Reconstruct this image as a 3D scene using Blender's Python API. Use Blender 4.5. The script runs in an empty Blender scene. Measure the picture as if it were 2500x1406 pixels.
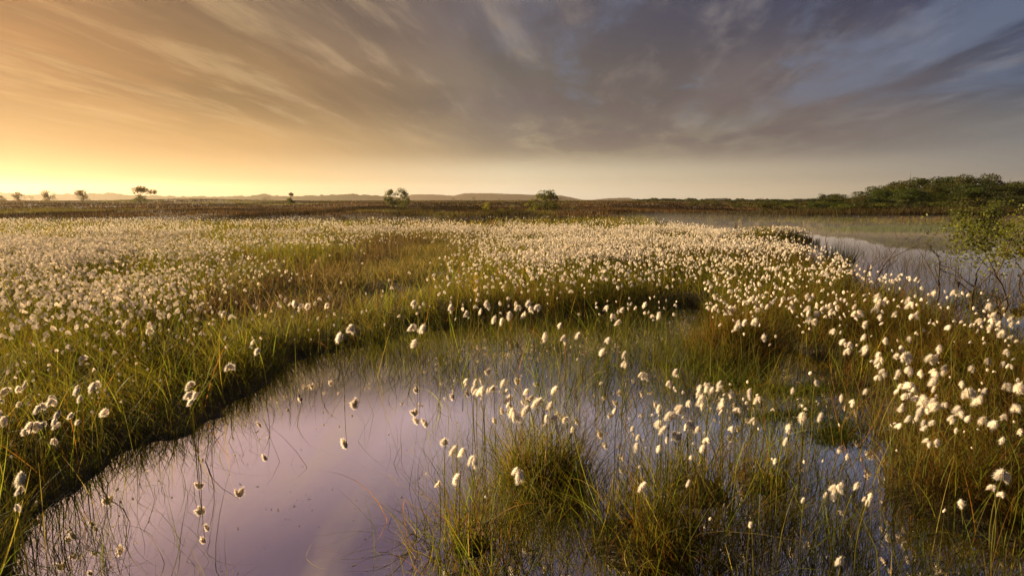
import bpy, math, random
import numpy as np
R = math.radians
rng = np.random.default_rng(7); random.seed(7)
scene = bpy.context.scene
COL = scene.collection

# ------------------------------------------------------------------ camera
CAM_H, FPX, CX, CY = 1.3, 1389.0, 1250.0, 703.0      # photo pixels
PITCH = math.atan((CY - 488.0) / FPX)
cam_d = bpy.data.cameras.new("camera"); cam = bpy.data.objects.new("camera", cam_d); COL.objects.link(cam)
cam_d.sensor_width = 36.0; cam_d.lens = 36.0 * FPX / 2500.0
cam_d.clip_start = 0.05; cam_d.clip_end = 9000
cam.location = (0, 0, CAM_H); cam.rotation_euler = (R(90) - PITCH, 0, 0)
scene.camera = cam

# ------------------------------------------------------------------ sun, sky, exposure
SUN_AZ, SUN_EL = -60.0, 13.0          # degrees; azimuth from the view direction, negative = left
sdir = np.array([math.sin(R(SUN_AZ)) * math.cos(R(SUN_EL)), math.cos(R(SUN_AZ)) * math.cos(R(SUN_EL)), math.sin(R(SUN_EL))])
sl = bpy.data.lights.new("sun", 'SUN'); sl.energy = 5.0; sl.angle = R(0.6); sl.color = (1.0, 0.75, 0.43)
so = bpy.data.objects.new("sun", sl); COL.objects.link(so)
so.rotation_euler = (R(90 - SUN_EL), 0, R(180 - SUN_AZ))
scene.view_settings.view_transform = 'Standard'; scene.view_settings.look = 'None'
scene.view_settings.exposure = 1.45; scene.view_settings.gamma = 1.0
scene.cycles.volume_bounces = 0; scene.cycles.max_bounces = 8; scene.cycles.transparent_max_bounces = 8
scene.cycles.caustics_reflective = False; scene.cycles.caustics_refractive = False

def lin(c):
    return tuple(((v / 255) / 12.92 if v / 255 <= 0.04045 else ((v / 255 + 0.055) / 1.055) ** 2.4) for v in c)

class NT:
    def __init__(s, tree): s.t = tree; s.n = tree.nodes; s.l = tree.links
    def new(s, typ, **kw):
        n = s.n.new(typ)
        for k, v in kw.items(): setattr(n, k, v)
        return n
    def put(s, sock, v):
        if hasattr(v, 'is_output') or isinstance(v, bpy.types.NodeSocket): s.l.new(v, sock)
        else: sock.default_value = v
    def m(s, op, a, b=None, c=None, clamp=False):
        n = s.new('ShaderNodeMath', operation=op, use_clamp=clamp)
        s.put(n.inputs[0], a)
        if b is not None: s.put(n.inputs[1], b)
        if c is not None: s.put(n.inputs[2], c)
        return n.outputs[0]
    def rng(s, v, a, b, c=0.0, d=1.0, smooth=True):
        n = s.new('ShaderNodeMapRange', interpolation_type='SMOOTHSTEP' if smooth else 'LINEAR')
        s.put(n.inputs[0], v)
        for i, x in enumerate((a, b, c, d)): n.inputs[i + 1].default_value = x
        return n.outputs[0]
    def mix(s, f, a, b, mode='MIX'):
        n = s.new('ShaderNodeMix', data_type='RGBA', blend_type=mode)
        s.put(n.inputs[0], f)
        for i, v in ((6, a), (7, b)):
            if isinstance(v, tuple): v = tuple(v) + (1.0,) * (4 - len(v))
            s.put(n.inputs[i], v)
        return n.outputs[2]
    def ramp(s, f, stops):
        n = s.new('ShaderNodeValToRGB'); e = n.color_ramp.elements
        while len(e) < len(stops): e.new(0.5)
        for el, (p, c) in zip(e, stops): el.position = p; el.color = tuple(c) + (1,)
        s.put(n.inputs[0], f); return n.outputs[0]
    def noise(s, vec, scale, detail=4, rough=0.5, dist=0.0):
        n = s.new('ShaderNodeTexNoise'); s.put(n.inputs['Vector'], vec)
        n.inputs['Scale'].default_value = scale; n.inputs['Detail'].default_value = detail
        n.inputs['Roughness'].default_value = rough; n.inputs['Distortion'].default_value = dist
        return n.outputs['Fac']

world = bpy.data.worlds.new("World"); scene.world = world; world.use_nodes = True
W = NT(world.node_tree); W.n.clear()
tc = W.new('ShaderNodeTexCoord'); sep = W.new('ShaderNodeSeparateXYZ'); W.l.new(tc.outputs['Generated'], sep.inputs[0])
dx, dy, dz = sep.outputs
el = W.m('MULTIPLY', W.m('ARCSINE', dz), 180 / math.pi)
hor = W.m('SQRT', W.m('ADD', W.m('MULTIPLY', dx, dx), W.m('MULTIPLY', dy, dy)))
ang = W.m('ARCCOSINE', W.m('DIVIDE', W.m('ADD', W.m('MULTIPLY', dx, math.sin(R(SUN_AZ))), W.m('MULTIPLY', dy, math.cos(R(SUN_AZ)))), W.m('ADD', hor, 1e-5)))
t_ang = W.m('DIVIDE', ang, math.pi)                        # 0 towards the sun, 1 away from it
TS = (0.105, 0.194, 0.333, 0.472, 0.567)
rows = [  # (elevation, colours from the sun's side to the far side)
    (0.4, [(194, 160, 106), (228, 196, 142), (238, 226, 200), (206, 192, 166), (158, 150, 138)]),
    (2.2, [(188, 146, 84), (218, 178, 120), (222, 208, 178), (182, 170, 150), (138, 136, 132)]),
    (5.0, [(182, 128, 64), (194, 148, 90), (162, 148, 122), (133, 124, 116), (122, 122, 124)]),
    (9.5, [(160, 100, 40), (146, 106, 62), (118, 110, 102), (108, 98, 100), (70, 84, 110)]),
    (17.5, [(146, 86, 34), (124, 98, 74), (102, 96, 104), (74, 78, 104), (44, 51, 88)]),
    (21.5, [(255, 212, 190), (246, 206, 198), (206, 186, 186), (140, 148, 166), (100, 110, 140)]),
    (33.0, [(168, 134, 142), (142, 118, 134), (100, 88, 112), (100, 96, 128), (78, 82, 116)]),
    (50.0, [(92, 80, 108), (80, 74, 104), (70, 68, 98), (82, 86, 124), (72, 78, 114)])]
cols = [(e, W.ramp(t_ang, [(p, lin(c)) for p, c in zip(TS, cs)])) for e, cs in rows]
c = cols[0][1]
for (e0, _), (e1, cc) in zip(cols, cols[1:]):
    c = W.mix(W.rng(el, e0, e1), c, cc)
# streaked cloud sheet: planar projection, streaks run to a point on the horizon a little right of the centre
AZS = R(9)
den = W.m('ADD', W.m('MAXIMUM', dz, 0.0), 0.07)
px = W.m('DIVIDE', dx, den); py = W.m('DIVIDE', dy, den)
along = W.m('ADD', W.m('MULTIPLY', px, math.sin(AZS)), W.m('MULTIPLY', py, math.cos(AZS)))
cross = W.m('SUBTRACT', W.m('MULTIPLY', px, math.cos(AZS)), W.m('MULTIPLY', py, math.sin(AZS)))
def cvec(a, b, z=0.0):
    n = W.new('ShaderNodeCombineXYZ'); W.put(n.inputs[0], W.m('MULTIPLY', along, a)); W.put(n.inputs[1], W.m('MULTIPLY', cross, b)); n.inputs[2].default_value = z
    return n.outputs[0]
n_fine = W.noise(cvec(0.36, 1.55, 3.1), 1.9, 9, 0.60, 0.2)
n_big = W.noise(cvec(0.20, 0.80, 8.3), 1.5, 6, 0.55, 0.5)
n_blot = W.noise(cvec(0.55, 1.1, 5.7), 1.1, 7, 0.62, 0.35)
up = W.rng(el, 2.5, 9.0)
n_mot = W.noise(cvec(0.55, 1.6, 12.4), 2.0, 9, 0.60, 0.3)
kf = W.rng(t_ang, 0.26, 0.40); n_fine = W.m('ADD', W.m('MULTIPLY', n_fine, W.m('SUBTRACT', 1.0, W.m('MULTIPLY', kf, .7))), W.m('MULTIPLY', n_mot, W.m('MULTIPLY', kf, .7)))
wisp = W.m('MULTIPLY', W.rng(n_fine, 0.48, 0.68), up)
dark = W.m('MULTIPLY', W.rng(n_big, 0.38, 0.60), up)
lightc = W.ramp(t_ang, [(0.09, lin((238, 190, 124))), (0.22, lin((214, 182, 138))), (0.37, lin((172, 158, 144))), (0.52, lin((150, 146, 150)))])
c = W.mix(W.m('MULTIPLY', dark, 0.7), c, W.mix(1.0, c, (0.56, 0.56, 0.59), 'MULTIPLY'))
c = W.mix(W.m('MULTIPLY', wisp, W.rng(t_ang, 0.05, 0.3, 0.22, 0.42)), c, lightc)
blue = W.m('MULTIPLY', W.m('MULTIPLY', W.rng(n_blot, 0.5, 0.68), W.rng(t_ang, 0.27, 0.39)), W.rng(el, 5.0, 11.0))
c = W.mix(W.m('MULTIPLY', blue, 0.55), c, lin((112, 126, 152)))
# the long dark bank that ends in a point over the right-hand wood
bank = W.m('MULTIPLY', W.m('MULTIPLY', W.rng(t_ang, 0.25, 0.36), W.rng(t_ang, 0.56, 0.48)), W.m('MULTIPLY', W.rng(el, 3.0, 6.0), W.rng(el, 13.0, 9.0)))
c = W.mix(W.m('MULTIPLY', W.m('MULTIPLY', bank, W.rng(n_blot, 0.60, 0.42)), 0.75), c, lin((104, 92, 96)))
c = W.mix(W.rng(el, 0.0, -4.0), c, (0.05, 0.04, 0.025))
sky = W.new('ShaderNodeTexSky', sky_type='NISHITA', sun_disc=False)
sky.sun_elevation = R(SUN_EL); sky.sun_rotation = R(SUN_AZ); sky.air_density = 1.2; sky.dust_density = 2.0
b1 = W.new('ShaderNodeBackground'); W.l.new(sky.outputs[0], b1.inputs[0]); b1.inputs[1].default_value = 0.0015
b2 = W.new('ShaderNodeBackground'); W.l.new(c, b2.inputs[0]); b2.inputs[1].default_value = 0.34
ad = W.new('ShaderNodeAddShader'); W.l.new(b1.outputs[0], ad.inputs[0]); W.l.new(b2.outputs[0], ad.inputs[1])
wo = W.new('ShaderNodeOutputWorld'); W.l.new(ad.outputs[0], wo.inputs[0])

# ------------------------------------------------------------------ geometry of the view
cp, sp = math.cos(PITCH), math.sin(PITCH)
def project(x, y, z):
    d = y * cp - (z - CAM_H) * sp
    d = np.where(d < 0.05, 0.05, d)
    return CX + FPX * x / d, CY - FPX * (y * sp + (z - CAM_H) * cp) / d, d
def unproject(u, v, z=0.0):
    a, b = (u - CX) / FPX, (CY - v) / FPX
    t = (z - CAM_H) / (-sp + b * cp)
    return a * t, (cp + b * sp) * t

def _h(ix, iy, s):
    n = (ix * 374761393 + iy * 668265263 + s * 1442695) & 0xFFFFFFFF
    n = ((n ^ (n >> 13)) * 1274126177) & 0xFFFFFFFF
    return ((n ^ (n >> 16)) & 0xFFFF) / 65535.0
def vnoise(x, y, s=0):
    x = np.asarray(x, float); y = np.asarray(y, float)
    ix = np.floor(x).astype(np.int64); iy = np.floor(y).astype(np.int64); fx = x - ix; fy = y - iy
    fx = fx * fx * (3 - 2 * fx); fy = fy * fy * (3 - 2 * fy)
    a, b, c_, d = _h(ix, iy, s), _h(ix + 1, iy, s), _h(ix, iy + 1, s), _h(ix + 1, iy + 1, s)
    return (a * (1 - fx) + b * fx) * (1 - fy) + (c_ * (1 - fx) + d * fx) * fy
def fbm(x, y, s=0, o=3):
    r, a, t = 0, 0.5, 0
    for i in range(o): r = r + a * vnoise(x * 2 ** i, y * 2 ** i, s + i * 17); t += a; a *= 0.5
    return r / t
def sstep(a, b, x):
    t = np.clip((x - a) / (b - a), 0, 1); return t * t * (3 - 2 * t)
def sdist(x, y, P):      # > 0 inside
    x = np.asarray(x, float); y = np.asarray(y, float)
    best = np.full(x.shape, 1e9); ins = np.zeros(x.shape, bool)
    for (x0, y0), (x1, y1) in zip(P, P[1:] + P[:1]):
        ex, ey = x1 - x0, y1 - y0
        t = np.clip(((x - x0) * ex + (y - y0) * ey) / (ex * ex + ey * ey + 1e-12), 0, 1)
        best = np.minimum(best, (x - x0 - t * ex) ** 2 + (y - y0 - t * ey) ** 2)
        cr = ((y0 > y) != (y1 > y)) & (x < ex * (y - y0) / (ey if abs(ey) > 1e-12 else 1e-12) + x0)
        ins ^= cr
    d = np.sqrt(best); return np.where(ins, d, -d)

POOL = [unproject(*p) for p in [(85, 1500), (95, 1370), (150, 1255), (330, 1120), (420, 1075), (560, 1010), (700, 945), (745, 890), (830, 862), (930, 848),
        (1060, 802), (1250, 785), (1500, 772), (1640, 760), (1700, 752), (1735, 800), (1790, 850), (1900, 842), (2000, 866), (2030, 930), (2110, 990), (2150, 1080),
        (2130, 1200), (2300, 1300), (2500, 1350), (2700, 1406)]] + [(3.2, 0.5), (3.2, -2.5), (-1.3, -2.5)]
POND = [unproject(u, v, 0.3) for u, v in [(1600, 543), (1700, 556), (1800, 574), (1900, 592), (2000, 613), (2060, 645), (2200, 690), (2330, 712), (2420, 738), (2520, 775), (2700, 830)]] + \
       [unproject(u, v, 0.02) for u, v in [(3300, 800), (3300, 640), (2900, 585), (2600, 568), (2450, 562), (2300, 558), (2180, 553), (2060, 553), (1940, 548), (1800, 545), (1600, 538)]]
ISLE = unproject(1905, 600, 0.0)
MOUNDS = [(1290, 1190, .15, .10), (1375, 1185, .14, .09), (1150, 1330, .15, .03), (1700, 1200, .22, .05), (1860, 1180, .22, .03), (1790, 862, .34, .17), (1560, 1330, .3, .05)]
MOUNDS = [unproject(a, b) + (r_, h_) for a, b, r_, h_ in MOUNDS]
def water_d(x, y):
    w = (0.30 * (fbm(x * 1.3, y * 1.3, 3) - 0.5) + 0.16 * (fbm(x * 5, y * 5, 4, 2) - 0.5)) * np.clip(np.hypot(x, y) / 3.5, 0.4, 3)
    return np.maximum(sdist(x, y, POOL) + w, sdist(x, y, POND) + w * 1.3)
def moor_start(x, y):
    u = CX + FPX * x / np.maximum(y, 0.1)
    return np.interp(u, [0, 1150, 1450, 1600, 1800, 2000, 2200, 2500, 3000], [27.5, 28, 32, 36, 33, 31.5, 30, 29.5, 28])
def height(x, y):
    x = np.asarray(x, float); y = np.asarray(y, float)
    r = np.hypot(x, y)
    land = 0.035 + 0.10 * fbm(x * 1.1, y * 1.1, 5) ** 1.5 + 0.12 * (fbm(x * 0.23, y * 0.23, 9) - 0.35)
    land = np.maximum(land, 0.03)
    ms = moor_start(x, y)
    rgt = sstep(1500, 1900, CX + FPX * x / np.maximum(y, 1)); rise = (1 - .45 * rgt) * 0.30 * sstep(0, 2.0, y - ms) + (1 - rgt) * 0.16 * sstep(8, 60, y - ms) + 0.10 * sstep(60, 260, r)
    land = land + rise * (0.75 + 0.5 * fbm(x * 0.12, y * 0.12, 21)) + 0.14 * sstep(0, 6, y - ms) * fbm(x * 0.9, y * 0.9, 23)
    land = land + 0.7 * np.exp(-((x + 66) / 20) ** 2 - ((y - 118) / 16) ** 2)
    land = land + sstep(150, 900, r) * (0.3 * fbm(x * 0.006, y * 0.006, 31)) 
    d = water_d(x, y)
    h = land * sstep(0.05, -0.40, d) + -0.16 * sstep(-0.10, 0.16, d)
    for mx, my, mr, mh in MOUNDS:
        h = np.maximum(h, -0.16 + (0.16 + mh) * np.exp(-(((x - mx) ** 2 + (y - my) ** 2) / mr ** 2) ** 1.3))
    e = ((x - ISLE[0]) / 1.5) ** 2 + ((y - ISLE[1] - 1.0) / 1.5) ** 2
    h = np.maximum(h, -0.16 + 0.26 * np.exp(-e ** 2))
    return h
def hit(u, v, r0=3.0, r1=600.0):        # where the ray through a photo pixel meets the ground
    a = math.atan((u - CX) / FPX * cp)  # close enough for small things
    r = np.exp(np.linspace(math.log(r0), math.log(r1), 1500))
    x = r * (u - CX) / FPX; y = r
    uu, vv, d = project(x, y, height(x, y))
    i = np.argmax(vv <= v); return float(x[i]), float(y[i])

# ------------------------------------------------------------------ mesh helpers
def mesh_np(name, V, F, mat, colors=None, smooth=False, parent=None):
    V = np.ascontiguousarray(V, dtype=np.float32).reshape(-1, 3); F = np.ascontiguousarray(F, dtype=np.int32)
    me = bpy.data.meshes.new(name); k = F.shape[1]
    me.vertices.add(len(V)); me.vertices.foreach_set('co', V.ravel())
    me.loops.add(F.size); me.loops.foreach_set('vertex_index', F.ravel())
    me.polygons.add(len(F)); me.polygons.foreach_set('loop_start', np.arange(0, F.size, k, dtype=np.int32))
    if smooth: me.polygons.foreach_set('use_smooth', np.ones(len(F), bool))
    if colors is not None:
        a = me.color_attributes.new('Col', 'FLOAT_COLOR', 'POINT')
        C4 = np.ones((len(V), 4), np.float32); C4[:, :3] = colors; a.data.foreach_set('color', C4.ravel())
    me.update(calc_edges=True); me.materials.append(mat)
    if parent is False: return me
    o = bpy.data.objects.new(name, me); COL.objects.link(o)
    if parent is not None: o.parent = parent
    return o
def tag(o, label=None, cat=None, group=None, kind=None):
    for k, v in (('label', label), ('category', cat), ('group', group), ('kind', kind)):
        if v: o[k] = v
    return o
def empty(name, loc, rz=0.0):
    o = bpy.data.objects.new(name, None); COL.objects.link(o); o.location = loc; o.rotation_euler = (0, 0, rz)
    o.empty_display_size = 0.05; return o
def put(name, me, parent, loc=(0, 0, 0), rot=(0, 0, 0), sc=(1, 1, 1)):
    o = bpy.data.objects.new(name, me); COL.objects.link(o); o.parent = parent
    o.location = loc; o.rotation_euler = rot; o.scale = sc; return o

def blades(P, h, w, lean, bend, segs, col, face=None, droop=0.0, root_w=1.0):
    """ribbon blades; P (N,3), h, w (N,), lean (N,2) and bend (N,2) horizontal offsets as a share of h"""
    n = len(P); t = np.linspace(0, 1, segs + 1)[None, :, None]
    hh = h[:, None, None]
    cxy = P[:, None, :2] + hh * (lean[:, None, :] * t + bend[:, None, :] * t * t)
    dr = (droop[:, None, None] if isinstance(droop, np.ndarray) else droop)
    cz = P[:, None, 2:3] + hh * (t - dr * t ** 2.5)
    if face is None: face = rng.uniform(0, math.pi, n)
    wd = np.stack([np.cos(face), np.sin(face)], 1)[:, None, :] * (w[:, None, None] * 0.5 * (root_w - (root_w - 0.12) * t ** 1.6))
    L = np.concatenate([cxy - wd, cz], 2); Rr = np.concatenate([cxy + wd, cz], 2)
    V = np.stack([L, Rr], 2).reshape(n, -1, 3)          # n,(segs+1)*2,3
    b = (np.arange(n) * (segs + 1) * 2)[:, None, None]
    k = np.arange(segs)[None, :, None] * 2
    F = (b + k + np.array([0, 1, 3, 2])[None, None, :]).reshape(-1, 4)
    C_ = np.repeat(col, (segs + 1) * 2, axis=0)
    return V.reshape(-1, 3), F, C_
def join(parts):
    V, F, C_, o = [], [], [], 0
    for v, f, c_ in parts: V.append(v); F.append(f + o); C_.append(c_); o += len(v)
    return np.concatenate(V), np.concatenate(F), np.concatenate(C_)
def dirs(n, amount, bias=(0, 0)):
    a = rng.uniform(0, 2 * math.pi, n); r_ = rng.rayleigh(1.0, n) * amount
    return np.stack([np.cos(a) * r_ + bias[0], np.sin(a) * r_ + bias[1]], 1)
def tube(pts, rad, sides=5):
    pts = np.array(pts, float); rad = np.array(rad, float); m = len(pts)
    T = np.gradient(pts, axis=0); T /= np.linalg.norm(T, axis=1)[:, None] + 1e-9
    ref = np.where(np.abs(T[:, 2:3]) > 0.9, [[1.0, 0, 0]], [[0, 0, 1.0]])
    A = np.cross(T, ref); A /= np.linalg.norm(A, axis=1)[:, None] + 1e-9; B = np.cross(T, A)
    th = np.linspace(0, 2 * math.pi, sides, endpoint=False)
    V = pts[:, None, :] + rad[:, None, None] * (np.cos(th)[None, :, None] * A[:, None, :] + np.sin(th)[None, :, None] * B[:, None, :])
    F = []
    for i in range(m - 1):
        for j in range(sides):
            k = (j + 1) % sides; F.append((i * sides + j, i * sides + k, (i + 1) * sides + k, (i + 1) * sides + j))
    return V.reshape(-1, 3), np.array(F)
def tubes(name, lst, mat, parent=None, col=(0.1, 0.08, 0.06), sides=5):
    parts = []
    for pts, rad in lst:
        v, f = tube(pts, rad, sides); parts.append((v, f, np.tile(np.array(col) * random.uniform(.85, 1.15), (len(v), 1))))
    V, F, C_ = join(parts); return mesh_np(name, V, F, mat, C_, True, parent)
def leafcloud(P, size, col):
    n = len(P); a = rng.normal(size=(n, 3)); a /= np.linalg.norm(a, axis=1)[:, None]
    b = np.cross(a, rng.normal(size=(n, 3))); b /= np.linalg.norm(b, axis=1)[:, None]
    s = (size * rng.uniform(0.6, 1.3, n))[:, None] * 0.5
    V = np.stack([P - a * s, P + b * s * 0.55, P + a * s, P - b * s * 0.55], 1).reshape(-1, 3)
    F = np.arange(4 * n).reshape(n, 4); return V, F, np.repeat(col, 4, axis=0)

# ------------------------------------------------------------------ materials
def material(name, build):
    m = bpy.data.materials.new(name); m.use_nodes = True; N = NT(m.node_tree); N.n.clear()
    o = N.new('ShaderNodeOutputMaterial'); build(N, o); return m
def veg(trans, rough=0.55, spec=0.12, tint=(1.0, 0.95, 0.55), gain=1.55):
    def b(N, o):
        a = N.new('ShaderNodeAttribute', attribute_name='Col')
        geo = N.new('ShaderNodeNewGeometry'); nz = N.noise(geo.outputs['Position'], 14.0, 3)
        c_ = N.mix(1.0, a.outputs['Color'], N.ramp(nz, [(0.3, (0.75, 0.75, 0.75)), (0.7, (1.2, 1.2, 1.2))]), 'MULTIPLY')
        p = N.new('ShaderNodeBsdfPrincipled'); N.l.new(c_, p.inputs['Base Color']); p.inputs['Roughness'].default_value = rough
        p.inputs['Specular IOR Level'].default_value = spec
        t = N.new('ShaderNodeBsdfTranslucent'); N.l.new(N.mix(1.0, c_, tuple(gain * x for x in tint), 'MULTIPLY'), t.inputs[0])
        mx = N.new('ShaderNodeMixShader'); mx.inputs[0].default_value = trans
        N.l.new(p.outputs[0], mx.inputs[1]); N.l.new(t.outputs[0], mx.inputs[2]); N.l.new(mx.outputs[0], o.inputs[0])
    return b
M_GRASS = material('sedge_blades', veg(0.55))
M_HEATH = material('heather_sprigs', veg(0.30, 0.8, 0.05))
M_LEAF = material('tree_leaves', veg(0.45, 0.5, 0.2))
M_BARK = material('bark', veg(0.0, 0.85, 0.1))
M_WOOL = material('cotton_wool', veg(0.56, 0.9, 0.0, (1, 0.97, 0.91), 1.2))
def b_ground(N, o):
    a = N.new('ShaderNodeAttribute', attribute_name='Col'); g = N.new('ShaderNodeNewGeometry')
    n1 = N.noise(g.outputs['Position'], 3.0, 6, 0.65); n2 = N.noise(g.outputs['Position'], 40.0, 4, 0.6)
    c_ = N.mix(1.0, a.outputs['Color'], N.ramp(n1, [(0.3, (0.5, 0.5, 0.5)), (0.7, (1.5, 1.45, 1.3))]), 'MULTIPLY')
    c_ = N.mix(1.0, c_, N.ramp(n2, [(0.35, (0.6, 0.6, 0.6)), (0.7, (1.35, 1.3, 1.2))]), 'MULTIPLY')
    p = N.new('ShaderNodeBsdfPrincipled'); N.l.new(c_, p.inputs['Base Color']); p.inputs['Roughness'].default_value = 0.9
    bp = N.new('ShaderNodeBump'); bp.inputs['Strength'].default_value = 0.8; bp.inputs['Distance'].default_value = 0.03
    N.l.new(N.m('ADD', n1, n2), bp.inputs['Height']); N.l.new(bp.outputs[0], p.inputs['Normal']); N.l.new(p.outputs[0], o.inputs[0])
M_GROUND = material('peat_and_moss', b_ground)
def b_water(N, o):
    g = N.new('ShaderNodeNewGeometry')
    bp = N.new('ShaderNodeBump'); bp.inputs['Strength'].default_value = 0.010; bp.inputs['Distance'].default_value = 0.01
    N.l.new(N.noise(g.outputs['Position'], 9.0, 3, 0.5), bp.inputs['Height'])
    d = N.new('ShaderNodeBsdfDiffuse'); d.inputs[0].default_value = (0.012, 0.008, 0.007, 1)
    s = N.new('ShaderNodeBsdfGlossy'); s.inputs['Roughness'].default_value = 0.008; s.inputs[0].default_value = (0.97, 0.92, 0.96, 1)
    N.l.new(bp.outputs[0], s.inputs['Normal'])
    lw = N.new('ShaderNodeFresnel'); lw.inputs[0].default_value = 1.5
    f = N.m('ADD', N.m('MULTIPLY', lw.outputs[0], 0.6), 0.74, clamp=True)
    mx = N.new('ShaderNodeMixShader'); N.l.new(f, mx.inputs[0]); N.l.new(d.outputs[0], mx.inputs[1]); N.l.new(s.outputs[0], mx.inputs[2]); N.l.new(mx.outputs[0], o.inputs[0])
M_WATER = material('peaty_water', b_water)

# ------------------------------------------------------------------ ground, water, hills
front = np.radians(np.concatenate([np.linspace(-52, 52, 520)])); back = np.radians(np.linspace(52, 308, 90)[1:-1])
th = np.concatenate([front, back]); nr = 460
rr = np.concatenate([[0.01, 0.4], np.exp(np.linspace(math.log(0.8), math.log(4500), nr))])
TH, RR = np.meshgrid(th, rr); X, Y = np.sin(TH) * RR, np.cos(TH) * RR; Z = height(X, Y)
nt = len(th); i0 = np.arange(len(rr) - 1)[:, None] * nt; j0 = np.arange(nt)[None, :]; j1 = (j0 + 1) % nt
F = np.stack([i0 + j0, i0 + j1, i0 + nt + j1, i0 + nt + j0], -1).reshape(-1, 4)[:, ::-1]
ms = sstep(-1, 3, Y - moor_start(X, Y)); nn = fbm(X * 0.5, Y * 0.5, 41)[..., None]
cg = np.array([0.045, 0.040, 0.012]) * (1 - nn) + np.array([0.07, 0.040, 0.012]) * nn
cm = np.array([0.050, 0.027, 0.016]) * (1 - nn) + np.array([0.085, 0.060, 0.022]) * nn
cw = np.array([0.016, 0.012, 0.009])
C_ = cg * (1 - ms[..., None]) + cm * ms[..., None]; wet = (Z < 0.0)[..., None]; C_ = np.where(wet, cw, C_)
tag(mesh_np('ground', np.stack([X, Y, Z], -1), F, M_GROUND, C_.reshape(-1, 3), True), 'dark peaty bog ground with moss and heather', None, None, 'structure')
def sheet(name, P, label):
    P = np.array(P); me = mesh_np(name, np.c_[P, np.zeros(len(P))], np.array([[0, 1, 2, 3]]), M_WATER)
    return tag(me, label, None, None, 'structure')
sheet('pool_water', [(-7, -4), (3.5, -4), (3.5, 9), (-7, 9)], 'still pool of mirror-like water in the foreground')
sheet('pond_water', [(3.504, 1), (46, 1), (46, 43), (3.504, 43)], 'pale pond along the right under thin mist')
M_FAR = material('far_slopes', veg(0.0, 0.9, 0.0))
def ridge(name, prof, dist, depth, col, kind, label, rough):
    us = np.array([p[0] for p in prof], float); vs = np.array([p[1] for p in prof], float)
    u = np.linspace(us[0], us[-1], 400); v = np.interp(u, us, vs)
    top = (488 - v) / FPX * dist + CAM_H + rough * (fbm(u * 0.12, u * 0, 51, 4) - 0.5)
    x = (u - CX) / FPX * dist; rows_ = []
    for f_, hf in ((0, 0), (0.25, 0.75), (0.5, 1.0), (0.75, 0.75), (1, 0)):
        rows_.append(np.stack([x * (1 + f_ * depth / dist), np.full_like(x, dist + f_ * depth), np.maximum(top, 0.2) * hf - (0.6 if hf == 0 else 0)], 1))
    V = np.concatenate(rows_); n_ = len(u); F = []
    for k in range(4):
        a = k * n_ + np.arange(n_ - 1); F.append(np.stack([a, a + 1, a + n_ + 1, a + n_], 1))
    return tag(mesh_np(name, V, np.concatenate(F), M_FAR, np.tile(col, (len(V), 1)), True), label, None, None, kind)
ridge('hills', [(960, 487), (1010, 473), (1060, 473), (1110, 477), (1135, 470), (1200, 470), (1300, 474), (1370, 476), (1420, 488), (1440, 489), (1480, 484), (1530, 482), (1550, 488)],
      1500, 500, (0.07, 0.05, 0.035), 'structure', 'low hazy wooded hills on the horizon', 1.6)
ridge('distant_woodland', [(-150, 466), (40, 470), (80, 476), (160, 474), (290, 470), (330, 476), (480, 480), (620, 478), (650, 474), (700, 479), (800, 476), (870, 474), (960, 480), (1000, 488)],
      1100, 120, (0.05, 0.06, 0.02), 'stuff', 'thin line of far hazy trees along the left horizon', 5.0)
ridge('distant_hedges', [(1540, 487), (1600, 484), (1750, 487), (1850, 487), (1950, 489), (2100, 488)], 420, 60, (0.04, 0.05, 0.018), 'stuff', 'distant low line of scrub on the right horizon', 2.5)
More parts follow.
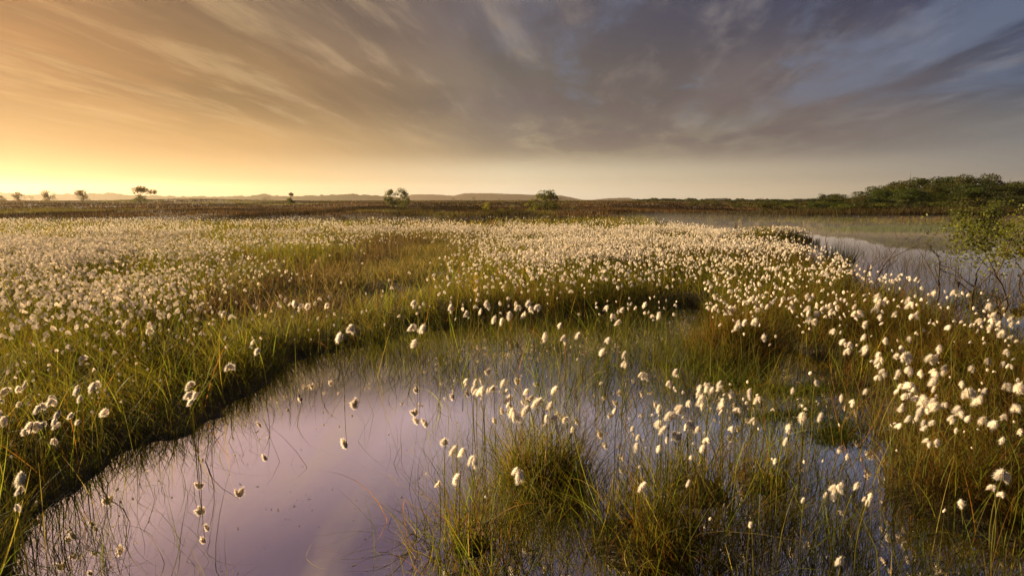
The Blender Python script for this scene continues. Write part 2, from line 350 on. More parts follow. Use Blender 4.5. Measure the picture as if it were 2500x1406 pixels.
# cotton heads read off the photograph: u, v, tufts, size in px
HEADS = """1427,704,1,9;2196,704,1,11;2249,704,2,17;1384,705,2,15;2170,707,1,11;2011,709,1,13;1230,710,1,11;934,711,2,13;
2307,712,1,13;1085,713,2,13;1394,713,2,15;2331,713,3,19;2068,714,1,11;1273,715,2,11;2287,715,3,21;1427,716,1,9;
2034,716,1,11;2348,716,2,15;2396,716,2,15;2123,718,1,11;1074,720,2,17;2147,720,3,19;2266,720,2,13;
2113,721,1,13;2334,721,2,13;2084,722,2,15;2364,722,2,17;934,723,1,9;1976,723,3,19;2235,723,2,15;959,725,1,9;
1598,725,1,9;804,726,2,17;1103,726,1,11;1361,728,1,9;1586,728,1,11;1863,728,1,11;1895,728,1,11;2312,728,2,15;
1536,729,1,11;1925,730,2,13;2162,730,2,17;1149,732,1,9;1908,732,1,13;2143,732,3,19;2222,732,3,19;2115,733,2,13;
2184,733,1,15;2249,733,2,17;698,734,3,17;1166,734,3,17;1847,734,2,13;2064,734,2,17;2415,734,1,11;1484,735,1,11;
1627,735,2,11;1652,736,1,9;1889,736,1,15;2043,736,2,15;2205,736,2,15;1504,737,1,9;1609,737,1,11;2089,737,1,9;
1099,738,2,13;2152,738,4,21;2169,739,2,15;680,741,2,15;722,741,3,19;771,741,2,15;1015,741,2,19;1192,741,3,19;
1220,741,3,17;1259,741,2,17;1294,741,4,19;1542,741,2,13;1933,741,3,17;1962,741,1,13;2264,741,1,11;
1035,742,1,13;800,743,2,19;1130,743,1,9;1336,743,1,11;1455,743,2,15;1577,743,3,19;1861,743,1,9;2069,743,2,13;
2294,743,1,9;2227,744,4,23;2238,744,2,15;2419,744,2,19;737,745,3,17;1532,745,2,15;1907,745,2,17;1993,745,2,17;
1650,746,2,13;754,747,3,17;1316,747,2,17;1877,747,2,17;2017,747,2,13;2031,747,2,17;1243,748,2,13;2091,748,2,17;
1049,749,1,11;1161,749,2,15;1746,749,2,17;1796,749,2,13;1920,749,1,11;1955,749,1,13;2046,749,1,13;
2194,749,1,11;1025,750,1,11;1105,750,3,19;628,751,1,11;1457,751,1,11;1484,751,2,17;1937,751,3,17;1974,751,3,19;
2297,751,1,9;1610,752,1,9;2316,752,1,13;2376,752,2,13;1101,753,3,15;1265,753,3,19;1296,753,3,17;1553,753,2,15;
2139,753,2,21;1130,755,2,15;1533,755,2,13;1620,755,2,15;2450,755,1,11;1176,758,2,17;1788,758,3,19;729,759,2,13;
1523,759,2,17;1752,759,2,15;1766,759,1,9;662,760,1,13;896,760,1,11;2073,760,1,9;1862,761,2,13;2034,761,2,17;
883,762,1,11;1509,762,1,15;1978,762,3,17;2154,762,2,15;2401,762,2,15;2191,763,2,17;551,764,3,19;717,764,2,13;
1141,764,3,17;1222,764,2,13;1584,764,2,13;1834,764,1,15;1991,764,3,17;2007,764,1,13;2240,764,2,15;
1282,765,2,17;1815,765,1,11;1020,766,2,13;1412,766,1,11;1575,766,2,15;2091,766,4,21;634,767,1,11;2384,767,1,13;
816,768,1,15;1246,768,1,19;1611,768,1,17;1645,768,2,15;1785,768,2,15;2059,768,2,13;1462,769,1,11;1773,769,1,11;
1957,769,2,13;1494,770,2,17;2229,770,2,17;2433,770,2,17;649,771,2,15;2452,771,2,15;976,773,1,13;1591,773,2,15;
2189,773,1,11;2413,773,2,15;713,774,2,11;799,774,1,11;1838,774,1,11;2063,774,1,11;2153,774,3,17;290,775,2,13;
574,775,1,9;1741,775,1,9;1946,775,1,9;2026,775,1,9;835,776,1,9;1145,776,1,13;1273,776,1,11;778,777,2,11;
1211,777,2,21;617,778,1,11;2051,778,2,15;1112,779,1,11;1980,779,3,19;2091,779,2,15;2474,779,2,17;1848,780,2,23;
220,781,2,13;255,781,2,13;520,781,1,11;2272,781,1,6;2405,781,2,13;2463,781,1,15;1595,782,1,9;1789,782,1,11;
1227,783,1,17;1824,783,2,19;2423,783,3,17;1514,785,2,19;1992,785,3,19;2397,785,3,19;455,786,1,11;2348,786,2,13;
1807,787,2,17;1963,787,1,9;2289,787,1,11;2330,787,2,15;2488,787,2,15;293,788,3,17;236,790,3,15;511,790,1,9;
2270,790,2,15;2155,791,2,15;2280,792,2,13;2380,792,1,11;2444,792,3,19;2474,792,3,17;939,793,1,11;2067,793,1,9;
2117,793,3,19;2356,793,1,9;520,794,2,13;817,794,1,13;1372,794,2,17;1759,794,1,13;1855,794,2,13;2051,794,1,9;
2371,794,2,15;1951,795,1,9;2320,798,2,17;2396,798,2,15;1036,799,2,23;1801,799,2,19;1010,800,3,21;2421,800,3,19;
13,801,1,9;201,802,2,13;475,803,2,15;863,803,3,28;1976,803,1,11;267,804,1,6;753,805,1,9;850,805,1,11;
2437,805,2,15;226,806,2,11;778,806,1,11;366,807,2,17;394,807,1,9;412,807,1,13;1022,807,1,15;2253,807,2,15;
1790,808,1,11;2388,808,2,13;185,809,2,13;114,810,1,9;296,810,3,17;1961,810,1,9;2039,810,3,19;2416,811,2,15;
581,812,1,13;2054,812,1,13;90,813,2,11;2451,813,3,21;2267,814,1,9;492,815,2,15;1417,815,2,19;1816,815,1,13;
2237,815,2,15;473,817,2,13;517,817,1,6;249,819,1,9;304,819,2,13;364,819,2,11;1332,820,1,21;434,821,2,15;
1894,821,1,11;2129,821,1,9;2476,821,2,17;1865,822,1,17;2111,822,2,17;149,824,2,13;616,824,1,9;835,824,3,30;
2224,825,3,19;550,826,1,11;637,826,2,13;1382,826,2,19;2399,826,2,11;451,827,1,9;1349,827,1,9;720,829,1,6;
759,829,1,9;2159,829,2,17;462,830,1,11;1489,830,2,17;2190,832,1,11;2456,832,1,11;2484,833,2,15;102,834,2,13;
623,834,2,17;2329,834,1,6;73,837,2,13;1016,837,1,19;2064,837,3,19;2370,837,2,15;2402,838,1,11;213,839,2,11;
159,840,1,6;272,841,2,11;2078,841,3,19;81,842,2,11;1881,842,1,13;2092,843,1,11;2463,845,1,13;114,846,2,13;
232,846,3,13;553,847,2,13;2201,847,2,17;612,848,1,11;2115,849,3,21;164,850,2,11;2293,850,1,19;363,852,1,11;
2071,854,2,19;137,856,2,13;177,856,1,9;633,856,2,19;350,857,1,9;2177,857,1,13;2462,857,2,17;126,859,2,13;
1477,859,2,23;155,860,2,13;87,862,1,6;277,862,3,15;403,862,2,11;1528,864,1,17;2117,864,2,17;20,865,1,9;
2149,866,2,19;330,869,1,9;2194,869,2,17;2208,870,4,26;203,875,3,17;1525,875,1,11;2280,877,3,28;2476,877,1,13;
312,878,1,11;1410,879,2,15;2414,879,3,19;2150,881,3,26;2128,882,2,15;59,884,2,11;2291,887,1,13;213,888,1,11;
332,888,1,11;1530,888,2,21;42,889,3,15;196,889,2,15;2453,889,2,17;120,890,2,11;2214,890,2,13;2149,892,2,17;
281,894,1,6;2139,895,2,15;2465,895,2,17;2375,896,2,19;559,901,2,30;2313,901,2,21;361,902,2,11;120,903,2,11;
228,903,2,13;2222,904,4,23;2410,904,2,13;18,907,2,15;44,907,2,13;1655,907,2,19;2161,908,2,19;80,909,1,13;
2196,909,1,17;2286,909,3,23;2252,910,3,19;2427,910,2,15;1980,912,1,15;292,913,2,13;1570,916,3,23;1655,919,2,15;
2146,919,3,19;2320,921,1,11;37,923,2,13;2186,923,1,13;83,928,1,11;2485,928,1,15;290,929,1,9;393,929,1,11;
1165,929,2,17;2289,929,3,26;1110,930,1,11;327,931,1,11;1144,932,2,19;1825,933,1,13;1991,933,2,17;2353,934,2,19;
1233,935,1,21;1468,935,1,15;2268,935,1,11;1636,936,2,19;2395,936,1,11;66,937,2,19;1762,937,2,21;1722,939,2,15;
1782,939,1,13;2222,939,4,28;2458,939,2,21;234,941,4,26;466,941,3,23;1709,941,1,13;2203,941,2,17;1734,945,3,28;
1646,948,1,13;2282,948,1,15;2493,948,4,34;1157,949,1,15;50,950,3,21;1181,950,3,32;1363,950,2,23;1762,950,3,19;
2234,950,2,15;16,952,3,28;193,952,3,26;1168,952,2,17;1193,952,1,15;1206,952,3,23;1241,952,2,19;1713,952,3,28;
1741,952,1,19;1937,952,1,15;2391,952,1,11;257,953,1,11;2368,953,4,34;1290,954,2,19;1650,954,1,11;2197,954,2,17;
2410,955,3,23;2116,956,1,15;238,958,1,11;1666,958,1,13;1788,958,2,23;1830,958,1,23;266,961,1,13;468,961,3,23;
1769,962,1,13;94,964,1,9;218,964,1,9;480,964,1,19;1850,965,1,11;125,966,2,15;2225,966,3,19;2287,967,1,13;
2216,969,2,19;1717,970,3,23;2055,970,1,17;201,971,2,21;225,971,1,9;241,971,2,11;1246,971,2,28;1174,973,1,13;
2260,973,4,32;1813,974,1,9;1085,975,1,13;1853,975,3,23;2241,975,2,21;2394,975,2,26;1948,976,1,9;1768,977,2,17;
7,979,2,15;297,981,1,9;1992,981,1,9;130,982,3,28;471,982,2,19;2086,983,2,17;2286,983,4,30;51,984,2,15;
1685,984,2,21;1717,984,3,30;1823,984,1,13;1245,988,2,17;1321,988,3,38;1767,988,3,26;2307,988,3,23;69,989,2,13;
1958,991,2,13;1958,991,1,11;1350,992,2,26;1664,992,2,23;2207,992,2,19;2482,992,3,26;1611,993,1,15;
2207,995,2,19;2341,996,2,17;102,997,3,28;1613,997,1,19;2254,997,2,19;2287,997,2,21;1505,999,2,19;1664,999,2,23;
1969,999,1,13;1803,1001,2,21;1885,1001,2,13;2266,1001,2,17;1291,1002,3,38;1765,1003,3,26;2253,1003,4,26;
2346,1003,3,26;2198,1005,1,13;222,1008,1,13;259,1008,3,26;1257,1008,3,36;5,1009,2,21;145,1009,3,23;
180,1011,2,21;1592,1012,1,11;2453,1013,2,19;1610,1014,1,13;1642,1015,4,30;1961,1016,1,26;2007,1016,1,21;
1357,1017,2,20;1562,1018,1,9;1669,1018,2,13;2225,1018,2,23;2241,1018,2,21;1336,1019,1,18;2368,1021,2,19;
20,1022,2,26;1382,1022,2,22;1536,1023,1,9;2331,1023,3,21;2402,1024,2,23;196,1026,2,15;1844,1026,2,19;
137,1027,2,19;2475,1030,1,13;1271,1031,1,12;2258,1031,1,17;2280,1031,2,17;1613,1033,3,26;2186,1033,1,9;
96,1035,2,17;1688,1035,4,30;109,1037,3,23;149,1037,2,19;2047,1037,1,11;1330,1038,1,9;2174,1038,1,9;
2202,1038,2,19;83,1040,4,30;1675,1040,1,15;2433,1040,3,30;1630,1044,2,28;1932,1044,3,23;2264,1044,2,21;
1399,1046,1,14;1548,1046,2,15;1788,1046,2,17;1851,1047,1,11;2387,1048,1,11;1708,1049,3,23;2336,1050,1,15;
2495,1050,2,17;2355,1053,1,9;62,1054,1,17;1720,1056,1,9;1545,1060,1,13;1648,1063,2,21;1664,1065,2,23;
1561,1067,1,15;1629,1072,1,15;1729,1073,3,21;2450,1074,1,17;135,1075,2,20;1570,1076,1,13;1924,1076,2,19;
2269,1078,2,19;2288,1078,1,17;1088,1081,2,30;1692,1082,1,9;1785,1083,1,17;1515,1087,1,15;1560,1089,2,19;
1611,1093,1,17;1719,1093,1,19;2371,1093,1,9;1116,1094,2,26;1577,1096,1,13;2058,1097,3,21;2190,1100,1,11;
1133,1104,3,30;2070,1112,1,15;28,1115,1,12;1688,1117,1,15;1159,1119,3,34;1884,1121,1,11;1894,1124,1,15;
2009,1124,1,13;1962,1126,1,11;1561,1140,1,13;1841,1141,1,9;1042,1155,1,9;1267,1156,3,38;60,1160,3,34;
1124,1161,2,34;2453,1161,3,36;1684,1178,1,17;1073,1181,2,20;1580,1183,2,28;2055,1183,1,17;2098,1185,2,28;
2425,1187,2,19;2043,1189,3,34;53,1197,2,28;2446,1204,2,17;2019,1207,1,15;2038,1208,2,23;2126,1210,1,19;
1185,1214,1,8;2113,1217,1,13;1963,1219,1,13;2122,1225,1,17;2345,1226,1,19;90,1227,1,10;40,1240,1,22;
2306,1246,1,6;1735,1265,1,11;1833,1278,1,12;1835,1278,2,13;2055,1367,2,28"""
# ------------------------------------------------------------------ vegetation maps, read off the photograph's ground positions
def blobs(u, v, L, base=0.0):
    r = np.full(np.shape(u), float(base))
    for (u0, v0, ru, rv, a) in L: r = r + a * np.exp(-((u - u0) / ru) ** 2 - ((v - v0) / rv) ** 2)
    return r
EMERG = [(1400, 830, 360, 75, 1.0), (1060, 865, 200, 45, .9), (1120, 1200, 110, 130, .35), (1680, 850, 220, 90, .45), (1500, 950, 320, 90, .75), (1900, 960, 200, 120, .75), (1290, 1240, 170, 100, .9), (1460, 1200, 60, 150, .05),
         (1240, 1390, 200, 110, .55), (1800, 1230, 200, 120, .75), (1600, 1380, 220, 110, .7), (2100, 1330, 420, 150, .7), (2080, 1120, 110, 150, .6), (170, 1390, 110, 90, 1.3), (880, 885, 170, 30, .8), (2250, 1450, 600, 160, .9)]
HEATHER = [(740, 722, 200, 38, 1.0), (540, 745, 140, 42, .8), (980, 640, 150, 50, 1), (830, 668, 190, 34, .8), (1030, 590, 150, 32, 1), (2330, 700, 120, 20, .3)]
RUSTY = [(2330, 1130, 360, 230, 1.2), (2150, 880, 260, 90, .8), (1790, 850, 70, 40, 1.2), (1760, 1370, 160, 60, .7), (1150, 1290, 130, 60, .6), (2200, 780, 400, 80, .8), (1900, 640, 250, 40, .5), (1330, 1120, 90, 60, .4), (1080, 600, 200, 60, .4), (40, 1100, 150, 200, .4)]
PAL = np.array([(0.115, 0.120, 0.014), (0.170, 0.145, 0.018), (0.060, 0.085, 0.012), (0.240, 0.185, 0.050), (0.200, 0.085, 0.020), (0.34, 0.27, 0.13)])
def grasscol(n, rust):
    p = rng.random(n); r_ = np.clip(rust, 0, 1)
    k = np.where(p < 0.34 - .16 * r_, 0, np.where(p < 0.62 - .22 * r_, 1, np.where(p < 0.85 - .42 * r_, 2, np.where(p < 0.95 - .35 * r_, 3, np.where(p < 0.985, 4, 5)))))
    k = np.where((k == 2) & (rng.random(n) < .4), 1, k)
    k = np.where((k == 4) & (rng.random(n) > 0.35 + 0.6 * r_), 3, k)
    return PAL[k] * rng.uniform(0.5, 1.2, (n, 1)) * (1 - .25 * r_[:, None])
def sector(n, r0, r1, half=47):
    a = np.radians(rng.uniform(-half, half, n)); r_ = np.sqrt(rng.uniform(r0 * r0, r1 * r1, n)); return np.sin(a) * r_, np.cos(a) * r_
def grow(r0, r1, per_m2, hmean, w, segs, half=47):
    area = R(half) * (r1 * r1 - r0 * r0); n = int(area * per_m2)
    x, y = sector(n, r0, r1, half); z = height(x, y); u, v, d = project(x, y, 0 * x)
    cl = fbm(x * 2.6, y * 2.6, 61, 2); cl2 = vnoise(x * 11, y * 11, 64); big = fbm(x * 0.5, y * 0.5, 67, 2)
    wet = z < -0.01
    em = blobs(u, v, EMERG)
    pond = (x > 3.5) & (y > 4)
    wd_ = water_d(x, y); shore = np.exp(-np.maximum(wd_, 0) / np.where(v < 860, .40, .15))
    em = np.where(pond, 0.12 * shore, np.maximum(em * np.where(v < 940, .92, .85), 0.9 * shore))
    em = em * (np.where(v < 940, .16, .12) + np.where(v < 940, .84, .88) * sstep(0.38, 0.62, cl * 0.5 + cl2 * 0.5)) * 0.8
    he = np.clip(blobs(*project(x, y, z + .2)[:2], HEATHER), 0, 1)
    land = (0.30 + 0.85 * sstep(0.3, 0.62, cl2 * 0.5 + cl * 0.5)) * (1 - 0.9 * he)
    keep = rng.random(n) < np.where(wet, em, land) * np.where(y > moor_start(x, y), 0.0, 1)
    x, y, z, u, v, cl, he, wet, big = (q[keep] for q in (x, y, z, u, v, cl, he, wet, big)); n = len(x)
    rust = np.clip(blobs(u, v, RUSTY), 0, 1.2) + 0.5 * sstep(0.5, 0.75, big)
    h = hmean * rng.uniform(0.5, 1.2, n) * (0.65 + 0.75 * cl) * np.where(wet, 0.82, 1.0) * (1 - 0.5 * he)
    h = h * (1 - .35 * np.exp(-(wd_[keep] / .22) ** 2))
    tall = rng.random(n) < 0.02; h = np.where(tall, h * 1.35, h)
    P = np.stack([x, y, np.where(wet, -0.05, z - 0.01)], 1)
    fl = np.stack([fbm(x * 0.9, y * 0.9, 71, 2) - 0.5, fbm(x * 0.9, y * 0.9, 77, 2) - 0.5], 1) * 0.8
    droop = np.where(rng.random(n) < np.where(wet, 0.22, 0.4), rng.uniform(0.2, 0.75, n), 0.05)
    col = grasscol(n, rust); col = np.where(wet[:, None], col * np.array([0.75, 0.85, 0.8]), col)
    return blades(P, h, w * rng.uniform(0.6, 1.3, n) * np.where(wet, 0.8, 1.0), dirs(n, 0.24) + fl * 0.5, dirs(n, 0.38, (0.06, 0)) + fl + (droop * 0.9)[:, None] * dirs(n, 0.6), segs, col, droop=droop)
g = join([grow(0.9, 3.2, 5600, 0.27, 0.0028, 5, 58)]); tag(mesh_np('sedge_grass', *g[:2], M_GRASS, g[2]), 'fine green and rusty sedge grass close to the pool', None, None, 'stuff')
g = join([grow(3.2, 7.0, 2600, 0.31, 0.0042, 4, 55)]); tag(mesh_np('bog_grass', *g[:2], M_GRASS, g[2]), 'green bog grass around the far side of the pool', None, None, 'stuff')
g = join([grow(7.0, 14.0, 620, 0.34, 0.009, 3), grow(14.0, 38.0, 75, 0.36, 0.026, 2)]); tag(mesh_np('meadow_grass', *g[:2], M_GRASS, g[2]), 'olive grass running back to the brown moor', None, None, 'stuff')

# a thinner layer of long, bold, crossing blades over the fine grass
def bold(r0, r1, per_m2, h0, w):
    n = int(R(47) * (r1 * r1 - r0 * r0) * per_m2); x, y = sector(n, r0, r1); z = height(x, y); u, v, d = project(x, y, 0 * x); wet = z < -.01
    k = (rng.random(n) < np.where(wet, np.clip(blobs(u, v, EMERG), 0, 1) * .6, 1 - .95 * np.clip(blobs(*project(x, y, z + .2)[:2], HEATHER), 0, 1))) & (y < moor_start(x, y)) & ~((x > 3.5) & wet)
    x, y, z, u, v, wet = (q[k] for q in (x, y, z, u, v, wet)); n = len(x); dr = np.where(rng.random(n) < .5, rng.uniform(.15, .7, n), 0.0); dr = np.where(wet & (rng.random(n) < .3), rng.uniform(.7, 1.05, n), dr)
    col = np.array([(.17, .19, .028), (.11, .15, .02), (.30, .24, .06), (.26, .12, .03)])[rng.choice(4, n, p=[.42, .32, .16, .10])] * rng.uniform(.7, 1.25, (n, 1))
    a = rng.uniform(0, 6.28, n); o_ = np.stack([np.cos(a), np.sin(a)], 1)
    return blades(np.stack([x, y, np.where(wet, -.05, z)], 1), h0 * rng.uniform(.6, 1.15, n), w * rng.uniform(.6, 1.2, n), o_ * rng.uniform(.05, .6, n)[:, None], o_ * (dr * .9)[:, None] + dirs(n, .16), 7, col, droop=dr)
g = join([bold(.9, 3.5, 240, .42, .0042), bold(3.5, 8, 90, .44, .0055)]); tag(mesh_np('long_sedge', *g[:2], M_GRASS, g[2]), 'long arching sedge blades crossing above the fine grass', None, None, 'stuff')

# heather: low brown sprigs with small pale dry flower heads
def heather(n, r0, r1, hgt, w, near):
    x, y = sector(n, r0, r1); u, v, d = project(x, y, 0 * x); z = height(x, y)
    if near: keep = (rng.random(n) < np.clip(blobs(*project(x, y, z + .2)[:2], HEATHER), 0, 1) ** 1.2 * sstep(.3, .55, fbm(x * 1.4, y * 1.4, 83, 2))) & (z > 0)
    else: keep = (y > moor_start(x, y) - 0.5 * rng.random(n)) & (z > 0.02) & (rng.random(n) < 0.25 + 0.95 * sstep(.35, .6, fbm(x * .35, y * .35, 85, 3)))
    x, y, z = x[keep], y[keep], z[keep]; n = len(x)
    cl = fbm(x * 0.8, y * 0.8, 87, 2); gr = .8 * sstep(.46, .62, fbm(x * .12, y * .05, 89, 4))[:, None]
    a = np.array([(0.052, 0.030, 0.018), (0.080, 0.046, 0.022), (0.034, 0.023, 0.015), (0.17, 0.125, 0.07)])[rng.choice(4, n, p=[.42, .3, .2, .08])]
    b_ = np.array([(0.10, 0.10, 0.025), (0.15, 0.12, 0.04)])[rng.integers(0, 2, n)]
    col = (a * (1 - gr) + b_ * gr) * rng.uniform(.7, 1.3, (n, 1))
    h = hgt * rng.uniform(.5, 1.2, n) * (0.5 + cl)
    if near: col = col * 1.7 + (rng.random((n, 1)) < .12) * np.array([.22, .17, .12])
    if not near: col = col * (0.35 + 1.2 * sstep(.3, .7, fbm(x * .22, y * .09, 93, 3)))[:, None]
    return blades(np.stack([x, y, z - 0.02], 1), h, w * rng.uniform(.6, 1.4, n), dirs(n, .35), dirs(n, .25), 2, col, droop=0.1)
g = join([heather(300000, 4.5, 26, .28, .011, True)]); tag(mesh_np('heather', *g[:2], M_HEATH, g[2]), 'dark brown heather patches among the grass', None, None, 'stuff')
g = join([heather(160000, 27, 60, .20, .045, False), heather(110000, 60, 160, .22, .14, False), heather(60000, 160, 420, .28, .4, False)])
tag(mesh_np('moor_heather', *g[:2], M_HEATH, g[2]), 'brown heather moor stretching to the skyline', None, None, 'stuff')

# ------------------------------------------------------------------ cottongrass
def ico(sub):
    t = (1 + 5 ** .5) / 2
    V = [(-1, t, 0), (1, t, 0), (-1, -t, 0), (1, -t, 0), (0, -1, t), (0, 1, t), (0, -1, -t), (0, 1, -t), (t, 0, -1), (t, 0, 1), (-t, 0, -1), (-t, 0, 1)]
    F = [(0, 11, 5), (0, 5, 1), (0, 1, 7), (0, 7, 10), (0, 10, 11), (1, 5, 9), (5, 11, 4), (11, 10, 2), (10, 7, 6), (7, 1, 8), (3, 9, 4), (3, 4, 2), (3, 2, 6), (3, 6, 8), (3, 8, 9), (4, 9, 5), (2, 4, 11), (6, 2, 10), (8, 6, 7), (9, 8, 1)]
    V = [np.array(v) / np.linalg.norm(v) for v in V]
    for _ in range(sub):
        c_, G = {}, []
        def mid(a, b):
            k = (min(a, b), max(a, b))
            if k not in c_: m_ = V[a] + V[b]; V.append(m_ / np.linalg.norm(m_)); c_[k] = len(V) - 1
            return c_[k]
        for a, b, c2 in F:
            ab, bc, ca = mid(a, b), mid(b, c2), mid(c2, a); G += [(a, ab, ca), (b, bc, ab), (c2, ca, bc), (ab, bc, ca)]
        F = G
    return np.array(V), np.array(F)
WOOLC = np.array((0.86, 0.82, 0.76))
def shape_tuft(V, seed, rag=0.36):
    """unit tuft: hangs from the origin down to z = -1, round shoulders, ragged lower end blown to one side"""
    z = V[:, 2]; k = (1 - z) / 2                                    # 0 top, 1 bottom
    wid = 0.265 * (0.75 + 0.65 * np.sin(np.clip(k, 0, 1) * 2.6)) * (1 - 0.35 * k)
    nz = fbm(V[:, 0] * 2.2 + seed * 7 + 9, V[:, 1] * 2.2 + V[:, 2] * 2.6 + 9, seed, 3) - 0.5
    g_ = 1 + nz * rag * 4
    return np.stack([V[:, 0] * wid * g_ + 0.22 * k * k, V[:, 1] * wid * g_, -k * (1 + nz * rag * 1.2 * k)], 1)
def tuft_mesh(seed):
    V, F = ico(3); S = shape_tuft(V, seed)
    C_ = np.tile(WOOLC, (len(V), 1)); top = V[:, 2] > 0.93; C_[top] = (0.10, 0.075, 0.05)
    F = np.c_[F, F[:, 2]]
    r_ = np.random.default_rng(seed); n = 520; idx = r_.integers(0, len(V), n)
    base = S[idx]; out = S[idx] - np.array([0.05, 0, -0.5]); out /= np.linalg.norm(out, axis=1)[:, None]
    d = out * 0.55 + np.array([0.45, 0, -0.75]) + r_.normal(size=(n, 3)) * 0.42; d /= np.linalg.norm(d, axis=1)[:, None]
    L = r_.uniform(0.10, 0.55, n)[:, None]; side = np.cross(d, r_.normal(size=(n, 3))); side /= np.linalg.norm(side, axis=1)[:, None]; side *= 0.018
    p0 = base - out * 0.03; p1 = p0 + d * L * 0.5; p2 = p0 + d * L + np.array([0.04, 0, -0.05]) * L * 3
    HV = np.stack([p0 - side, p0 + side, p1 - side * .8, p1 + side * .8, p2 - side * .2, p2 + side * .2], 1).reshape(-1, 3)
    b = np.arange(n)[:, None] * 6 + len(S); HF = np.concatenate([b + [0, 1, 3, 2], b + [2, 3, 5, 4]])
    return S, F, HV, HF, C_
TUFT = []
M_T = []
for s_ in range(7):
    S, F, HV, HF, C_ = tuft_mesh(s_ + 3)
    me = bpy.data.meshes.new('seed_tuft'); Fa = [tuple(f[:3]) for f in F.tolist()] + [tuple(f) for f in HF.tolist()]
    me.from_pydata(np.concatenate([S, HV]).tolist(), [], Fa); me.materials.append(M_WOOL)
    a = me.color_attributes.new('Col', 'FLOAT_COLOR', 'POINT'); cc = np.ones((len(me.vertices), 4), np.float32); cc[:len(S), :3] = C_; cc[len(S):, :3] = WOOLC; a.data.foreach_set('color', cc.ravel())
    me.polygons.foreach_set('use_smooth', np.ones(len(me.polygons), bool)); me.update(); M_T.append(me)
    V1, F1 = ico(1); TUFT.append((shape_tuft(V1, s_ + 3, .26), F1))
V0, F0 = ico(0)
STEM = []
for s_ in range(5):
    k = np.linspace(0, 1, 7); r_ = np.random.default_rng(s_); q = r_.normal(size=2) * .05
    pts = np.stack([q[0] * k * (1 - k) * 4, q[1] * k * (1 - k) * 4, k], 1)
    v_, f_ = tube(pts, 0.0021 * (1.15 - .4 * k), 4)
    v_[:, :2] += 0
    STEM.append(mesh_np('stem', v_, f_, M_GRASS, np.tile((0.19, 0.18, 0.045), (len(v_), 1)), True, False))
def cluster(n, size):                     # offsets, lengths and tilts for n tufts hanging from one point
    out = []
    a0 = math.pi + random.gauss(0, .7)
    for i in range(n):
        L = size * (0.92 if n == 1 else random.uniform(0.62, 0.82) if n == 2 else random.uniform(0.52, 0.75))
        a = a0 + (i - (n - 1) / 2) * 0.9 + random.uniform(-.4, .4)
        tilt = random.uniform(0.0, 0.35) if n == 1 else random.uniform(0.15, 0.65)
        drop = random.uniform(0, 0.38) * size if n > 1 else 0
        out.append((L, a, tilt, drop))
    return out
HD = [tuple(int(q) for q in t.split(',')) for t in HEADS.replace('\n', '').split(';')]
pl = []
for (u, v, n, s_) in HD:
    zt = 0.34 + 0.10 * (random.random() - 0.5) + (0.04 if v < 800 else 0)
    x, y = unproject(u, v, zt); d = y * cp - (zt - CAM_H) * sp
    size = min(max(s_ * d / FPX, 0.018), 0.095) * 0.92
    g0 = float(height(x, y)); zt2 = zt
    pl.append(dict(u=u, v=v, n=n, px=s_, x=x, y=y, z=zt2, g=min(g0, 0.25), size=size))
pl.sort(key=lambda p: -p['px'] - 0.01 * p['v'])
FEW = [p for p in pl[:290]]
# names of the places a cottongrass plant can stand in, for the labels
ZONES = [("at the bottom left", lambda u, v: u < 160 and v > 1060, 60),
         ("on the near left bank", lambda u, v: u < 330 and v > 860, 45),
         ("on the left bank nearer the pool", lambda u, v: u < 620 and v > 860, 60),
         ("far on the left bank", lambda u, v: u < 470, 45),
         ("above the pool's left corner", lambda u, v: u < 840 and v < 840, 30),
         ("on the point above open water", lambda u, v: u < 1065 and v < 870, 45),
         ("behind the flooded grass, left", lambda u, v: u < 1300 and v < 830, 22),
         ("behind the flooded grass, centre", lambda u, v: u < 1700 and v < 830, 22),
         ("standing in the flooded grass", lambda u, v: u < 1480 and v < 900, 80),
         ("behind the central tussock", lambda u, v: u < 1480 and v < 985, 25),
         ("on top of the central tussock", lambda u, v: 1215 < u < 1420 and v < 1070, 22),
         ("in front of the central tussock", lambda u, v: u < 1420 and v > 985, 60),
         ("right of the central tussock", lambda u, v: u < 1605 and v > 880, 45),
         ("behind the right-hand island", lambda u, v: u < 1870 and 880 < v < 960, 28),
         ("on the right-hand island", lambda u, v: u < 1870 and 880 < v < 1100, 36),
         ("below the right-hand island", lambda u, v: u < 1960 and v > 1090, 90),
         ("in the narrow channel on the right", lambda u, v: u < 2110 and v > 880, 70),
         ("behind the rusty tussock", lambda u, v: u < 1930 and v < 880, 28),
         ("at the bottom right", lambda u, v: v > 1110, 70),
         ("beside the pond", lambda u, v: v < 745, 14),
         ("on the middle of the right bank", lambda u, v: u < 2230 and v < 860, 26),
         ("at the right edge near the pond", lambda u, v: v < 860, 26),
         ("on the near right bank", lambda u, v: u < 2330, 26),
         ("on the near bank's right edge", lambda u, v: True, 30)]
ORD = ['leftmost', 'second', 'third', 'fourth', 'fifth', 'sixth', 'seventh', 'eighth', 'ninth', 'tenth', 'eleventh', 'twelfth', 'thirteenth', 'fourteenth', 'fifteenth', 'sixteenth', 'seventeenth', 'eighteenth', 'nineteenth', 'twentieth', 'twenty-first', 'twenty-second', 'twenty-third', 'twenty-fourth', 'twenty-fifth']
ROWN = ['nearest', 'second', 'third', 'fourth', 'fifth', 'sixth', 'seventh', 'eighth']
NT_ = {1: 'single-tufted', 2: 'two-tufted', 3: 'three-tufted', 4: 'bushy'}
byz = {}
for p in FEW:
    k = next(i for i, zf in enumerate(ZONES) if zf[1](p['u'], p['v'])); byz.setdefault(k, []).append(p)
